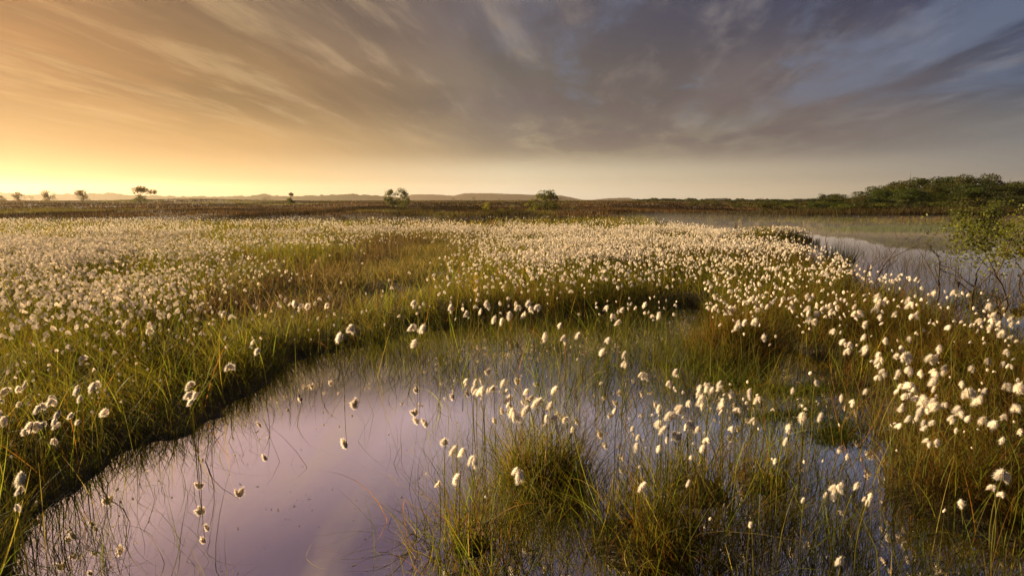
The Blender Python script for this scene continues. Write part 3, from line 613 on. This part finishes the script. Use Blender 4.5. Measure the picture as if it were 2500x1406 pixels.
for k, L in byz.items():
    L.sort(key=lambda p: -p['v']); nr_ = max(1, math.ceil(len(L) / 11)); rws = {i: L[i * len(L) // nr_:(i + 1) * len(L) // nr_] for i in range(nr_)}
    for ri, rk in enumerate(sorted(rws)):
        rw = sorted(rws[rk], key=lambda p: p['u'])
        for i, p in enumerate(rw):
            one = len(rws) == 1
            if len(rw) == 1: pos = 'alone' if one else ('in the %s row' % ROWN[ri])
            elif i == len(rw) - 1 and i > 1: pos = 'rightmost' + ('' if one else ' of the %s row' % ROWN[ri])
            else: pos = ORD[i] + (' from left' if i else '') + ('' if one else ', %s row' % ROWN[ri])
            p['label'] = '%s white cottongrass %s, %s' % (NT_[p['n']], ZONES[k][0], pos)
print('plants', len(FEW), 'dup labels', len(FEW) - len({p['label'] for p in FEW}), 'words', max(len(p['label'].split()) for p in FEW))
protos = {}
def make_plant(p, src=None):
    sx, sy = random.gauss(0, .012), random.gauss(0, .012); z0 = p['g'] if p['g'] > -0.02 else -0.05
    top = p['z'] + 0.45 * p['size']; hgt = top - z0
    root = tag(empty('cottongrass', (p['x'] + sx, p['y'] + sy, z0), 0) if src is None else src[0].copy(), p['label'], 'cottongrass', 'white cottongrass plants around the pool')
    if src is not None: COL.objects.link(root); root.location = (p['x'] + sx, p['y'] + sy, z0)
    kids = []
    def kid(name, me, idx):
        if src is None: o = bpy.data.objects.new(name, me)
        else: o = src[1][idx].copy(); o.data = me
        COL.objects.link(o); o.parent = root; kids.append(o); return o
    st = kid('stem', random.choice(STEM), 0)
    lean = math.hypot(sx, sy); st.scale = (1, 1, math.hypot(hgt, lean)); st.rotation_euler = (0, math.atan2(lean, hgt), math.atan2(-sy, -sx))
    st.rotation_mode = 'XYZ'
    for i, (L, a, tilt, drop) in enumerate(cluster(p['n'], p['size'])):
        o = kid('seed_tuft', random.choice(M_T), i + 1)
        off = 0.18 * L * (p['n'] > 1)
        o.location = (-sx + off * math.cos(a), -sy + off * math.sin(a), hgt - drop)
        o.rotation_euler = (0, -tilt, a); f = random.uniform(.62, .92)
        o.scale = (L * f, L * f, L)
    return root, kids
for p in FEW:
    if p['n'] in protos: make_plant(p, protos[p['n']])
    else: protos[p['n']] = make_plant(p)

# all the further cottongrass: one object
DENSE = [(150, 635, 330, 85, 1.1), (280, 800, 380, 50, .22), (600, 770, 200, 40, .16), (330, 575, 420, 32, 1.0), (120, 745, 260, 48, .4), (850, 555, 420, 14, .9), (1500, 560, 330, 14, .9), (1480, 610, 270, 32, 1.4), (1330, 620, 170, 25, .6),
         (1250, 690, 260, 35, .45), (1560, 700, 330, 45, .4), (1900, 700, 250, 45, .5), (1850, 600, 160, 18, .8), (1720, 575, 110, 14, .9), (2250, 730, 250, 30, .35), (320, 710, 300, 45, .5), (700, 660, 250, 30, .18), (800, 745, 130, 25, .12),
         (2050, 650, 60, 20, .5), (1050, 700, 150, 30, .4)]
SPARSE = [(700, 618, 120, 26, .95), (740, 712, 180, 28, 1), (520, 730, 120, 30, .7), (1010, 596, 150, 42, 1), (880, 655, 190, 32, 1), (1750, 620, 120, 12, .5), (1720, 650, 60, 20, .3)]
def far_heads(n, r0, r1, dens, size):
    x, y = sector(n, r0, r1); z = height(x, y); zt = np.maximum(z, 0) + rng.uniform(.24, .42, n)
    u, v, d = project(x, y, zt)
    m_ = np.clip(blobs(u, v, DENSE), 0, 1.3) * (1 - np.clip(blobs(u, v, SPARSE), 0, .96)) * (0.12 + 1.1 * sstep(.36, .62, fbm(x * .7, y * .5, 91, 3)))
    m_ = np.where((z < 0.0) | (y > moor_start(x, y) - 0.3) | (v > np.where(u < 900, 880, 785)), 0, m_)
    m_ = np.where((u > 2060) & (v > 690), 0, m_)
    k = rng.random(n) < m_ * dens
    isl = (np.abs(x - ISLE[0] + .1) < 1.1) & (np.abs(y - ISLE[1] - 1.2) < .8) & (z > 0) & (u > 1885) & (rng.random(n) < .6); k |= isl
    return x[k], y[k], zt[k], np.full(k.sum(), size) * rng.uniform(.7, 1.25, k.sum())
def heads_mesh(x, y, zt, size, ntuft, lod):
    parts = []
    for i in range(ntuft):
        a = rng.uniform(0, 6.28, len(x)); L = size * rng.uniform(.5, .85, len(x)); ti = rng.uniform(.1, .6, len(x)) * (ntuft > 1)
        f = L * rng.uniform(.7, 1.0, len(x)); dr = rng.uniform(0, .25, len(x)) * size
        sel = rng.integers(0, len(TUFT), len(x))
        for s_ in range(len(TUFT) if lod else 1):
            if lod: T, FT = TUFT[s_]; w = sel == s_
            else: T, FT = shape_tuft(V0, 5, .2), F0; w = np.ones(len(x), bool)
            q = T[None] * np.stack([f[w], f[w], L[w]], 1)[:, None, :]
            ct, st = np.cos(-ti[w])[:, None], np.sin(-ti[w])[:, None]; X1 = q[..., 0] * ct + q[..., 2] * st; Z1 = -q[..., 0] * st + q[..., 2] * ct
            ca, sa = np.cos(a[w])[:, None], np.sin(a[w])[:, None]; X2 = X1 * ca - q[..., 1] * sa; Y2 = X1 * sa + q[..., 1] * ca
            V = np.stack([X2 + x[w][:, None], Y2 + y[w][:, None], Z1 + (zt + size * .5 - dr)[w][:, None]], -1).reshape(-1, 3)
            F = (np.arange(w.sum())[:, None, None] * len(T) + FT[None]).reshape(-1, 3)
            parts.append((V, F, np.tile(WOOLC, (len(V), 1)) * np.repeat(rng.uniform(.82, 1.06, w.sum()), len(T))[:, None]))
    return join(parts)
rest = pl[290:]
ax = np.array([p['x'] for p in rest]); ay = np.array([p['y'] for p in rest]); az = np.array([p['z'] for p in rest]); asz = np.array([p['size'] for p in rest])
n1 = far_heads(66000, 3.4, 11.0, .36, .050); n2 = far_heads(160000, 11.0, 19.0, .27, .062); n3 = far_heads(200000, 19.0, 40.0, .34, .080)
A = [np.concatenate(q) for q in zip((ax, ay, az, asz), n1)]
print('heads', len(A[0]), len(n2[0]), len(n3[0]))
parts = [heads_mesh(*A, 2, True), heads_mesh(*n2, 2, False), heads_mesh(*n3, 1, False)]
V, F, C_ = join(parts)
fc = tag(mesh_np('cottongrass_meadow', V, F, M_WOOL, C_, True), 'countless white cottongrass heads filling the meadow towards the moor', None, None, 'stuff')
sx_ = np.concatenate([A[0], n2[0]]); sy_ = np.concatenate([A[1], n2[1]]); sz_ = np.concatenate([A[2] + A[3] * .45, n2[2] + .03]); gz = np.maximum(height(sx_, sy_), -0.03)
n = len(sx_); l_ = dirs(n, .05); hgt = sz_ - gz
sb = blades(np.stack([sx_ - l_[:, 0] * hgt, sy_ - l_[:, 1] * hgt, gz], 1), hgt, np.where(np.hypot(sx_, sy_) < 11, .0028, .006), l_, np.zeros((n, 2)), 2, np.tile((0.14, 0.13, 0.035), (n, 1)))
tag(mesh_np('cottongrass_stems', *sb[:2], M_GRASS, sb[2]), 'thin green stems under the far cottongrass heads', None, None, 'stuff')

# ------------------------------------------------------------------ tussocks that stand apart
def tussock(u, v, rad, n, h, rust, label):
    x0, y0 = unproject(u, v, 0.0); a = rng.uniform(0, 6.28, n); r_ = rad * np.sqrt(rng.random(n)); x = x0 + np.cos(a) * r_; y = y0 + np.sin(a) * r_
    z = np.maximum(height(x, y), -0.05); out = np.stack([np.cos(a), np.sin(a)], 1) * (r_ / rad)[:, None]
    hh = h * rng.uniform(.55, 1.15, n); dr = np.where(rng.random(n) < .45, rng.uniform(.2, .8, n), .05)
    V, F, c_ = blades(np.stack([x, y, z - .01], 1), hh, rng.uniform(.0018, .0050, n), out * .12 + dirs(n, .18), out * .15 + dirs(n, .25) + out * dr[:, None] * .9, 6, grasscol(n, np.full(n, rust)), droop=dr)
    V[:, 2] = np.maximum(V[:, 2], 0.0015) if z.min() > -1 else V[:, 2]
    return tag(mesh_np('sedge_tussock', V, F, M_GRASS, c_), label, 'tussock', 'sedge tussocks in the pool')
tussock(1330, 1190, .23, 800, .31, .25, 'tall dense sedge tussock in the pool, topped by a cluster of cotton heads')
tussock(1160, 1330, .26, 380, .29, .25, 'loose arching sedge tussock at the edge of the open pool, nearest the camera')
tussock(1790, 868, .36, 1800, .30, 1.1, 'low rusty-brown tussock at the back of the flooded grass')
tussock(1730, 1215, .36, 650, .28, .25, 'wide green sedge tussock carrying the right-hand island of cotton heads')
tussock(1690, 1400, .24, 600, .20, 1.0, 'rusty-orange sedge tussock at the bottom edge of the picture')

# ------------------------------------------------------------------ rushes, bare saplings and bushes by the pond
def rush(u, v, n, h, label):
    x0, y0 = unproject(u, v, 0.0); a = rng.uniform(0, 6.28, n); r_ = .24 * np.sqrt(rng.random(n))
    P = np.stack([x0 + np.cos(a) * r_, y0 + np.sin(a) * r_, np.full(n, -.04)], 1); out = np.stack([np.cos(a), np.sin(a)], 1) * (r_ / .3)[:, None]
    V, F, c_ = blades(P, h * rng.uniform(.5, 1.1, n), rng.uniform(.006, .012, n), out * .6, dirs(n, .12), 3, np.array((.035, .045, .016)) * rng.uniform(.7, 1.3, (n, 1)))
    return tag(mesh_np('rush_clump', V, F, M_GRASS, c_), label, 'rushes')
rush(2045, 650, 260, .50, 'dark clump of rushes standing in the pond beside the near bank')
n = 1500; a = rng.uniform(0, 6.28, n); r_ = rng.random(n) ** .7 * 1.25; ix = ISLE[0] + np.cos(a) * r_ * 1.25; iy = ISLE[1] + 1.0 + np.sin(a) * r_
V, F, c_ = blades(np.stack([ix, iy, np.maximum(height(ix, iy), -.03)], 1), (.42 - .22 * (r_ / 1.25) ** 2) * rng.uniform(.6, 1.15, n), np.full(n, .02), dirs(n, .12), dirs(n, .2), 3, grasscol(n, np.full(n, .2)))
tag(mesh_np('grass_islet', V, F, M_GRASS, c_), 'grassy islet in the misty pond topped with cotton heads', 'islet')

def branches(base, h, lean, seed, depth=3, spread=.5, crook=.12, r0=.012, split=(2, 3), up=.35):
    rd = random.Random(seed); out = []; tips = []
    def go(p, d, L, r, k):
        pts = [p]; n_ = 4 if k else 5; dd = d.copy()
        for i in range(n_):
            dd = dd + np.array([rd.gauss(0, crook), rd.gauss(0, crook), rd.gauss(0, crook * .6)]); dd /= np.linalg.norm(dd)
            pts.append(pts[-1] + dd * L / n_)
        out.append((np.array(pts), np.linspace(r, r * (.55 if k < depth else .25), len(pts))))
        if k >= depth: tips.append(pts[-1]); tips.append(pts[-2]); return
        for i in range(rd.randint(*split) + (1 if k == 0 else 0)):
            q = pts[rd.randint(2, n_)]; a_ = rd.uniform(0, 6.28); s_ = spread * rd.uniform(.6, 1.3)
            nd = dd + np.array([math.cos(a_) * s_, math.sin(a_) * s_, up * rd.uniform(-.3, 1)]); nd /= np.linalg.norm(nd)
            go(q, nd, L * rd.uniform(.5, .75), r * .55, k + 1)
    go(np.array(base, float), np.array([lean[0], lean[1], 1.0]) / math.hypot(1, math.hypot(*lean)), h * .55, r0, 0)
    return out, np.array(tips)
def sapling(u, v, top, seed, label, lean=(0, 0), leaves=0, depth=3, spread=.5, r0=.010, crook=.12, lcol=(.10, .12, .02), name='bare_sapling', cat='sapling', group='bare saplings in the pond'):
    x, y = unproject(u, v, 0.0); d = y * cp + CAM_H * sp; h = (v - top) * d / FPX
    root = tag(empty(name, (x, y, -.02)), label, cat, group)
    br, tips = branches((0, 0, -.15), h + .15, lean, seed, depth, spread, crook, r0)
    zmax = max(p[:, 2].max() for p, _ in br); s_ = (h + .02) / zmax
    br = [(p * np.array([1, 1, s_ if True else 1]), r_) for p, r_ in br]; tips = tips * np.array([1, 1, s_])
    tubes('trunk', br[:1], M_BARK, root, (.085, .062, .045)); tubes('branches', br[1:], M_BARK, root, (.095, .065, .045), 4)
    if leaves:
        if depth >= 3 and leaves > 1000: tips = np.concatenate([p[1:] for p, _ in br[2:]])
        c_ = tips[rng.integers(0, len(tips), leaves)] + rng.normal(size=(leaves, 3)) * .075 * h
        V, F, cc = leafcloud(c_, .036, np.array(lcol) * rng.uniform(.6, 1.5, (leaves, 1))); mesh_np('foliage', V, F, M_LEAF, cc, False, root)
    return root
sapling(1790, 572, 536, 1, 'small bare sapling at the far left end of the pond', (.05, 0), r0=.02)
sapling(2012, 645, 563, 2, 'leaning bare sapling beside the dark rush clump', (-.15, .0), r0=.022, depth=2)
sapling(2132, 700, 553, 3, 'tall slender bare sapling in the middle of the pond', (.12, 0), r0=.013)
sapling(2118, 692, 600, 4, 'short twiggy bare sapling just left of the tall slender one', (-.2, 0), r0=.012)
sapling(2152, 705, 612, 5, 'low crooked bare sapling just right of the tall slender one', (.25, 0), r0=.010)
sapling(2290, 715, 565, 6, 'branching sapling with a few yellow-green leaves in the pond', (-.1, 0), 90, r0=.013, spread=.7)
sapling(2372, 722, 588, 7, 'wide crooked sapling with spreading arms in the pond', (.1, 0), 60, r0=.016, spread=.95, lcol=(.08, .09, .02))
sapling(2338, 728, 640, 8, 'dead crooked stub of a sapling by the near bank', (.05, 0), r0=.016, depth=1, crook=.25)
sapling(2462, 800, 640, 9, 'dead twisted stem rising from the water at the right edge', (-.3, 0), r0=.013, depth=2, crook=.28)
sapling(2432, 780, 662, 10, 'second dead twisted stem, shorter, left of the right-edge stem', (-.12, 0), r0=.011, depth=2, crook=.25)
sapling(2475, 745, 510, 11, 'leafy green willow bush leaning over the pond at the right edge', (-.25, 0), 2600, 4, .8, .012, .16, (.12, .13, .018), 'willow_bush', 'bush', 'leafy bushes by the pond')
sapling(2440, 650, 500, 12, 'spreading light green willow bush behind the right-edge willow', (-.1, 0), 4200, 4, .62, .016, .14, (.075, .085, .016), 'willow_bush', 'bush', 'leafy bushes by the pond')
sapling(2490, 690, 600, 14, 'yellow-leaved low willow bush against the right edge of the picture', (.0, 0), 2600, 4, .9, .015, .12, (.2, .17, .015), 'willow_bush', 'bush', 'leafy bushes by the pond')
# thin twigs and stalks standing in the shallow right part of the pond
n = 2600; uu = rng.uniform(2040, 2620, n); vv = 585 + (uu - 2040) * .20 + rng.exponential(45, n) * rng.choice([1, 1, -.4], n) + 15
x, y = unproject(uu, vv, 0.0); k = (height(x, y) < 0) & (rng.random(n) < sstep(.35, .6, fbm(x * 1.2, y * 1.2, 95, 2)) + .08); x, y = x[k], y[k]; n = len(x)
V, F, c_ = blades(np.stack([x, y, np.full(n, -.03)], 1), rng.uniform(.12, .42, n), rng.uniform(.003, .007, n), dirs(n, .25), dirs(n, .4), 4, np.array((.07, .055, .03)) * rng.uniform(.6, 1.5, (n, 1)), droop=rng.uniform(0, .35, n))
tag(mesh_np('pond_twigs', V, F, M_GRASS, c_), 'thin tangled twigs standing in the shallow pond', None, None, 'stuff')
# flecks floating on the open pool
n = 420; uu = rng.uniform(150, 1500, n); vv = rng.uniform(960, 1406, n) ; x, y = unproject(uu, vv, 0.0); k = (water_d(x, y) > .05) & (rng.random(n) < sstep(.45, .7, fbm(x * 2.2, y * 2.2, 97, 2)) + .12); x, y = x[k], y[k]; n = len(x)
a = rng.uniform(0, 3.14, n); L = rng.choice([.003, .005, .012], n, p=[.5, .35, .15]); wd = np.minimum(L, .0025)
t0 = np.stack([np.cos(a), np.sin(a)], 1) * L[:, None]; t1 = np.stack([-np.sin(a), np.cos(a)], 1) * wd[:, None]; Pq = np.stack([x, y], 1)
V = np.stack([Pq - t0, Pq + t1, Pq + t0, Pq - t1], 1).reshape(-1, 2); V = np.c_[V, np.full(len(V), .0025)]
tag(mesh_np('floating_flecks', V, np.arange(4 * n).reshape(n, 4), M_BARK, np.tile((.22, .17, .11), (4 * n, 1))), 'small seeds and leaf flecks floating on the pool', None, None, 'stuff')
# mossy mats at the surface of the flooded grass
n = 16000; cs = [(1690, 790, 120, 12), (1900, 1000, 90, 22), (1830, 930, 90, 14), (1960, 950, 80, 12), (2040, 1060, 60, 30), (1780, 960, 90, 10), (1620, 900, 90, 10)]
ci = rng.integers(0, len(cs), n); cs = np.array(cs, float); uu = cs[ci, 0] + rng.normal(size=n) * cs[ci, 2] * .6; vv = cs[ci, 1] + rng.normal(size=n) * cs[ci, 3] * .7
x, y = unproject(uu, vv, 0.0); k = (height(x, y) < 0.0) & (fbm(x * 4, y * 4, 99, 2) > .45); x, y = x[k], y[k]; n = len(x)
V, F, c_ = blades(np.stack([x, y, np.full(n, -.004)], 1), rng.uniform(.01, .035, n), rng.uniform(.003, .006, n), dirs(n, .5), dirs(n, .5), 1, np.array((.075, .10, .018)) * rng.uniform(.6, 1.3, (n, 1)))
tag(mesh_np('moss_mat', V, F, M_GRASS, c_), 'green moss mats at the surface of the flooded grass', None, None, 'stuff')

# ------------------------------------------------------------------ trees
def crown_mesh(seed, nleaf, lobes, size, col, ztop=1.0, zlow=.12, wide=.42, flat=False):
    r_ = np.random.default_rng(seed); cs = []
    for i in range(lobes):
        k = r_.uniform(0, 1); zc = zlow + (ztop - zlow) * (.15 + .8 * k); w = wide * math.sin(min(1, .25 + .85 * (1 - k) + .15) * 1.57) * math.sqrt(r_.random()) * 1.0
        a = r_.uniform(0, 6.28); cs.append((math.cos(a) * w, math.sin(a) * w, zc, r_.uniform(.10, .19), r_.uniform(.7, 1.35)))
    cs.append((0, 0, ztop - .14, .14, 1.1)); cs = np.array(cs)
    ci = r_.integers(0, len(cs), nleaf); d = r_.normal(size=(nleaf, 3)); d /= np.linalg.norm(d, axis=1)[:, None]
    rad = cs[ci, 3] * r_.uniform(.35, 1.08, nleaf) ** .5; P = cs[ci, :3] + d * rad[:, None] * np.array([1.15, 1.15, .85 if not flat else .3])
    c_ = np.array(col) * cs[ci, 4][:, None] * r_.uniform(.7, 1.3, (nleaf, 1)); hue = r_.uniform(0, 1, (nleaf, 1)) < .15
    c_ = np.where(hue, c_ * np.array([1.35, 1.05, .8]), c_)
    V, F, cc = leafcloud(P, size, c_); return mesh_np('crown', V, F, M_LEAF, cc, False, False)
def trunk_mesh(seed, nb=5, top=.8, thick=.02):
    br, _ = branches((0, 0, -.05), 1.35 * top, (0, 0), seed, 2, .6, .10, thick); br = br[:1 + nb * 3]
    parts = [tube(p, r_, 4) for p, r_ in br]; V, F, C_ = join([(v_, f_, np.tile((.08, .065, .05), (len(v_), 1))) for v_, f_ in parts])
    return mesh_np('trunk', V, F, M_BARK, C_, True, False)
WOOD = [(crown_mesh(100 + i, 5200, 30, .040, c_, 1.0, .06, .46), trunk_mesh(200 + i)) for i, c_ in enumerate([(.040, .055, .011), (.050, .062, .011), (.034, .048, .011), (.060, .062, .013), (.044, .051, .014)])]
SCRUB = [(crown_mesh(120 + i, 1500, 14, .06, c_, 1.0, .02, .5), trunk_mesh(220 + i, 5, .7, .025)) for i, c_ in enumerate([(.065, .062, .018), (.07, .08, .015), (.050, .058, .014)])]
protoT = {}
def plant_tree(kind, k, x, y, h, wd, label, cat, group):
    name = 'tree' if kind == 'W' else 'scrub_bush'
    cm_, tm_ = (WOOD if kind == 'W' else SCRUB)[k]; z = float(height(x, y)) - .03
    key = (kind, k)
    if key in protoT:
        root = protoT[key][0].copy(); COL.objects.link(root); kids = []
        for c0 in protoT[key][1]:
            o = c0.copy(); COL.objects.link(o); o.parent = root; kids.append(o)
    else:
        root = empty(name, (0, 0, 0)); kids = [put('trunk', tm_, root), put('crown', cm_, root)]; protoT[key] = (root, kids)
    root.location = (x, y, z); root.rotation_euler = (0, 0, random.uniform(0, 6.28)); root.scale = (1, 1, 1)
    for o in kids: o.scale = (wd, wd, h)
    tag(root, label, cat, group)
TOPU = [1560, 1700, 1840, 1900, 1960, 2010, 2035, 2080, 2105, 2135, 2175, 2210, 2260, 2300, 2340, 2400, 2440, 2500, 2700]
TOPV = [489, 489, 487, 484, 484, 472, 470, 480, 464, 455, 452, 428, 440, 436, 429, 432, 440, 443, 440]
OW = ['first', 'second', 'third', 'fourth', 'fifth', 'sixth', 'seventh', 'eighth', 'ninth', 'tenth', 'eleventh', 'twelfth', 'thirteenth', 'fourteenth', 'fifteenth', 'sixteenth', 'seventeenth', 'eighteenth', 'nineteenth', 'twentieth']
def woodrow(u0, u1, step, dist, drop, wpx, kind, text, cat, group):
    us = np.arange(u0, u1, step)
    for i, u in enumerate(us):
        u = float(u) + random.uniform(-.25, .25) * step; dd = dist * random.uniform(.95, 1.06); x = (u - CX) / FPX * dd; y = dd
        tv = np.interp(u, TOPU, TOPV) + drop + random.uniform(-3, 7); z = float(height(x, y))
        h = max((488 - tv) / FPX * dd + CAM_H - z, .8); wd = wpx * random.uniform(.8, 1.25) * dd / FPX / .95
        plant_tree(kind, random.randrange(5 if kind == 'W' else 3), x, y, h, wd, text % OW[i], cat, group)
woodrow(2075, 2640, 36, 51, 0, 84, 'W', 'dark green tree on the crest of the wood, %s from the left', 'tree', 'trees of the wood behind the pond')
woodrow(2030, 2640, 42, 46, 13, 86, 'W', 'dark green tree in the second rank of the wood, %s from the left', 'tree', 'trees of the wood behind the pond')
woodrow(1990, 2640, 46, 41, 29, 82, 'W', 'dark green tree in the third rank of the wood, %s from the left', 'tree', 'trees of the wood behind the pond')
woodrow(1850, 2060, 24, 95, 0, 42, 'W', 'small tree in the low left tail of the wood, %s from the left', 'tree', 'trees of the wood behind the pond')
woodrow(1560, 1860, 20, 190, -2, 30, 'W', 'tiny far tree along the low right skyline, %s from the left', 'tree', 'far trees on the right skyline')
woodrow(2040, 2640, 40, 37, 50, 62, 'S', 'olive-brown bush along the foot of the wood, %s from the left', 'bush', 'bushes along the foot of the wood')
woodrow(1860, 2110, 22, 41, 9, 46, 'S', 'olive bush before the low left tail of the wood, %s from the left', 'bush', 'bushes before the left tail of the wood')
woodrow(1700, 2040, 38, 62, 17, 44, 'S', 'low olive bush left of the wood, %s from the left', 'bush', 'bushes left of the wood')
# the reddish reed fringe in front of the wood and the dark peat bank
n = 26000; uu = rng.uniform(1500, 2680, n); dd = rng.uniform(32.5, 38, n); x = (uu - CX) / FPX * dd; z = height(x, dd)
V, F, c_ = blades(np.stack([x, dd, z], 1), rng.uniform(.1, .45, n) * sstep(1500, 2100, uu) + .12, rng.uniform(.02, .05, n), dirs(n, .10), dirs(n, .12), 2, np.array([(.085, .055, .028), (.05, .052, .016), (.035, .022, .015)])[rng.integers(0, 3, n)] * rng.uniform(.6, 1.4, (n, 1)))
tag(mesh_np('reed_fringe', V, F, M_HEATH, c_), 'reddish brown reeds and birch scrub at the foot of the wood', None, None, 'stuff')

def moor_tree(name, u, base, top, wpx, label, seed, col, lobes=20, leaf=.065, nleaf=1300, dist=None, zlow=.0, wide=.40, cat='bush', flat=False, trunk=.02, sides=1.0):
    if dist is None: x, y = hit(u, base)
    else: x, y = (u - CX) / FPX * dist, dist
    z = float(height(x, y)); h = max((488 - top) / FPX * y + CAM_H - z, .3); wd = wpx * y / FPX
    root = tag(empty(name, (x, y, z - .02)), label, cat, 'lone bushes and trees on the moor')
    put('trunk', trunk_mesh(seed + 500, 5, .8, trunk), root, sc=(wd, wd, h)); put('crown', crown_mesh(seed, nleaf, lobes, leaf, col, 1.0, zlow, wide, flat), root, sc=(wd, wd, h))
G1, G2, G3 = (.085, .095, .018), (.13, .14, .02), (.10, .075, .022)
moor_tree('bush', 60, 495, 468, 30, 'round dark bush near the left edge of the skyline', 1, G3, dist=95)
moor_tree('bush', 18, 495, 478, 26, 'low faint bush at the very left edge of the skyline', 2, G3, dist=110)
moor_tree('bush', 132, 497, 466, 34, 'open-topped bush, second clear bush from the left edge', 3, G3, dist=90)
moor_tree('bush', 92, 495, 473, 14, 'tiny bush between the two leftmost round bushes', 4, G3, dist=110, nleaf=300)
moor_tree('bush', 212, 500, 465, 38, 'conical bush on the left skyline, left of the flat-topped tree', 5, G3, dist=85)
moor_tree('flat_topped_tree', 355, 500, 457, 56, 'small tree with a flat umbrella crown on the left skyline', 6, G3, dist=80, zlow=.55, wide=.48, lobes=14, cat='tree', trunk=.03)
moor_tree('bush', 355, 502, 477, 44, 'low green bush under the flat-topped tree', 7, G1, dist=78)
moor_tree('windswept_tree', 718, 506, 470, 34, 'small windswept tree leaning left on the moor', 8, G1, dist=62, lobes=6, cat='tree', wide=.34)
moor_tree('bush', 658, 489, 482, 28, 'flat dark bush on the skyline left of the windswept tree', 9, G3, dist=150, nleaf=400)
moor_tree('bush', 958, 506, 463, 40, 'left half of the large twin bush in the middle of the moor', 10, G1, dist=52, lobes=24, leaf=.06, nleaf=2200)
moor_tree('bush', 985, 506, 461, 42, 'right half of the large twin bush in the middle of the moor', 11, G1, dist=53, lobes=24, leaf=.06, nleaf=2200)
moor_tree('bush', 1108, 492, 483, 12, 'small bush on the skyline below the left end of the hills', 12, G1, dist=140, nleaf=250)
moor_tree('bush', 1128, 492, 486, 14, 'low dark shrub right of the small skyline bush', 13, G3, dist=140, nleaf=250)
moor_tree('small_tree', 1158, 495, 481, 12, 'tiny round-headed tree against the hills', 14, G1, dist=120, nleaf=250, zlow=.4, cat='tree')
moor_tree('small_tree', 1220, 498, 484, 9, 'tiny slim tree against the hills, right of the round-headed one', 15, G1, dist=100, nleaf=250, zlow=.3, cat='tree')
moor_tree('bush', 1188, 512, 494, 26, 'bright yellow-green low bush in the brown heather', 16, (.20, .21, .02), dist=42, nleaf=600)
moor_tree('bush', 1250, 516, 497, 14, 'narrow upright green bush beside the bright low bush', 17, G2, dist=39, nleaf=400)
moor_tree('bush', 1225, 524, 506, 18, 'small green bush below the bright low bush', 18, G2, dist=36, nleaf=400)
moor_tree('bush', 1335, 517, 464, 72, 'tall open bush with airy crown right of the hills centre', 19, G1, dist=42, lobes=26, leaf=.05, nleaf=3600, zlow=.0)
moor_tree('bush', 1298, 517, 482, 46, 'lower bush leaning against the tall open bush', 20, G2, dist=41, lobes=9, nleaf=800)
moor_tree('bush', 1380, 495, 488, 26, 'low dark bush just right of the tall open bush', 21, G1, dist=90, nleaf=400)
moor_tree('bush', 1395, 516, 501, 14, 'small green bush at the edge of the brown moor', 22, G2, dist=44, nleaf=300)
moor_tree('bush', 2060, 556, 530, 80, 'bright green bush on the far bank of the pond', 23, (.13, .15, .022), dist=29, nleaf=1500, lobes=16, leaf=.05)
moor_tree('bush', 1950, 552, 537, 40, 'small green bush on the dark far bank left of the bright one', 24, G1, dist=31, nleaf=500)
# light green sedge shelf on the pond's far side
n = 7000; uu = rng.normal(2230, 90, n); vv = rng.normal(559, 2.6, n); x, y = unproject(uu, vv, 0.0)
V, F, c_ = blades(np.stack([x, y, np.maximum(height(x, y), -.02)], 1), rng.uniform(.05, .18, n), np.full(n, .02), dirs(n, .15), dirs(n, .2), 2, np.array((.075, .095, .025)) * rng.uniform(.7, 1.3, (n, 1)))
tag(mesh_np('sedge_shelf', V, F, M_GRASS, c_), 'pale green sedge shelf along the far side of the pond', None, None, 'stuff')

# ------------------------------------------------------------------ mist over the pond and haze over everything
def volume(name, dens, col, g):
    m = bpy.data.materials.new(name); m.use_nodes = True; N = NT(m.node_tree); N.n.clear(); o = N.new('ShaderNodeOutputMaterial')
    p = N.new('ShaderNodeVolumePrincipled'); p.inputs['Color'].default_value = col + (1,); p.inputs['Density'].default_value = dens; p.inputs['Anisotropy'].default_value = g
    N.l.new(p.outputs[0], o.inputs['Volume']); return m
def closed_box(name, P, z0, z1, mat):
    if not isinstance(z1, (list, tuple)): z1 = [z1] * len(P)
    if sum(a[0] * b[1] - b[0] * a[1] for a, b in zip(P, P[1:] + P[:1])) < 0: P = P[::-1]; z1 = z1[::-1]
    n = len(P); V = [(x, y, z0) for x, y in P] + [(x, y, t_) for (x, y), t_ in zip(P, z1)]
    me = bpy.data.meshes.new(name); me.from_pydata(V, [], [tuple(range(n))[::-1], tuple(range(n, 2 * n))] + [(i, (i + 1) % n, n + (i + 1) % n, n + i) for i in range(n)])
    me.materials.append(mat); me.update(); o = bpy.data.objects.new(name, me); COL.objects.link(o); return o
mist_p = [unproject(u, v, 0.1) for u, v in [(1500, 545), (1640, 572), (1850, 592), (2010, 612), (2200, 650), (2560, 690)]] + [(30, 24), (34, 33), (16, 40), (6, 37)]
tag(closed_box('mist', mist_p, 0.02, [.30, .16, .10, .07, .06, .06, .40, .52, .55, .50], volume('mist', 0.022, (.95, .93, .93), .3)), 'thin morning mist lying on the pond', None, None, 'stuff')
tag(closed_box('haze', [(-2600, -300), (2600, -300), (2600, 2400), (-2600, 2400)], -3.5, 60, volume('haze', 0.00017, (1.0, .86, .70), .56)), 'warm morning haze over the moor', None, None, 'stuff')
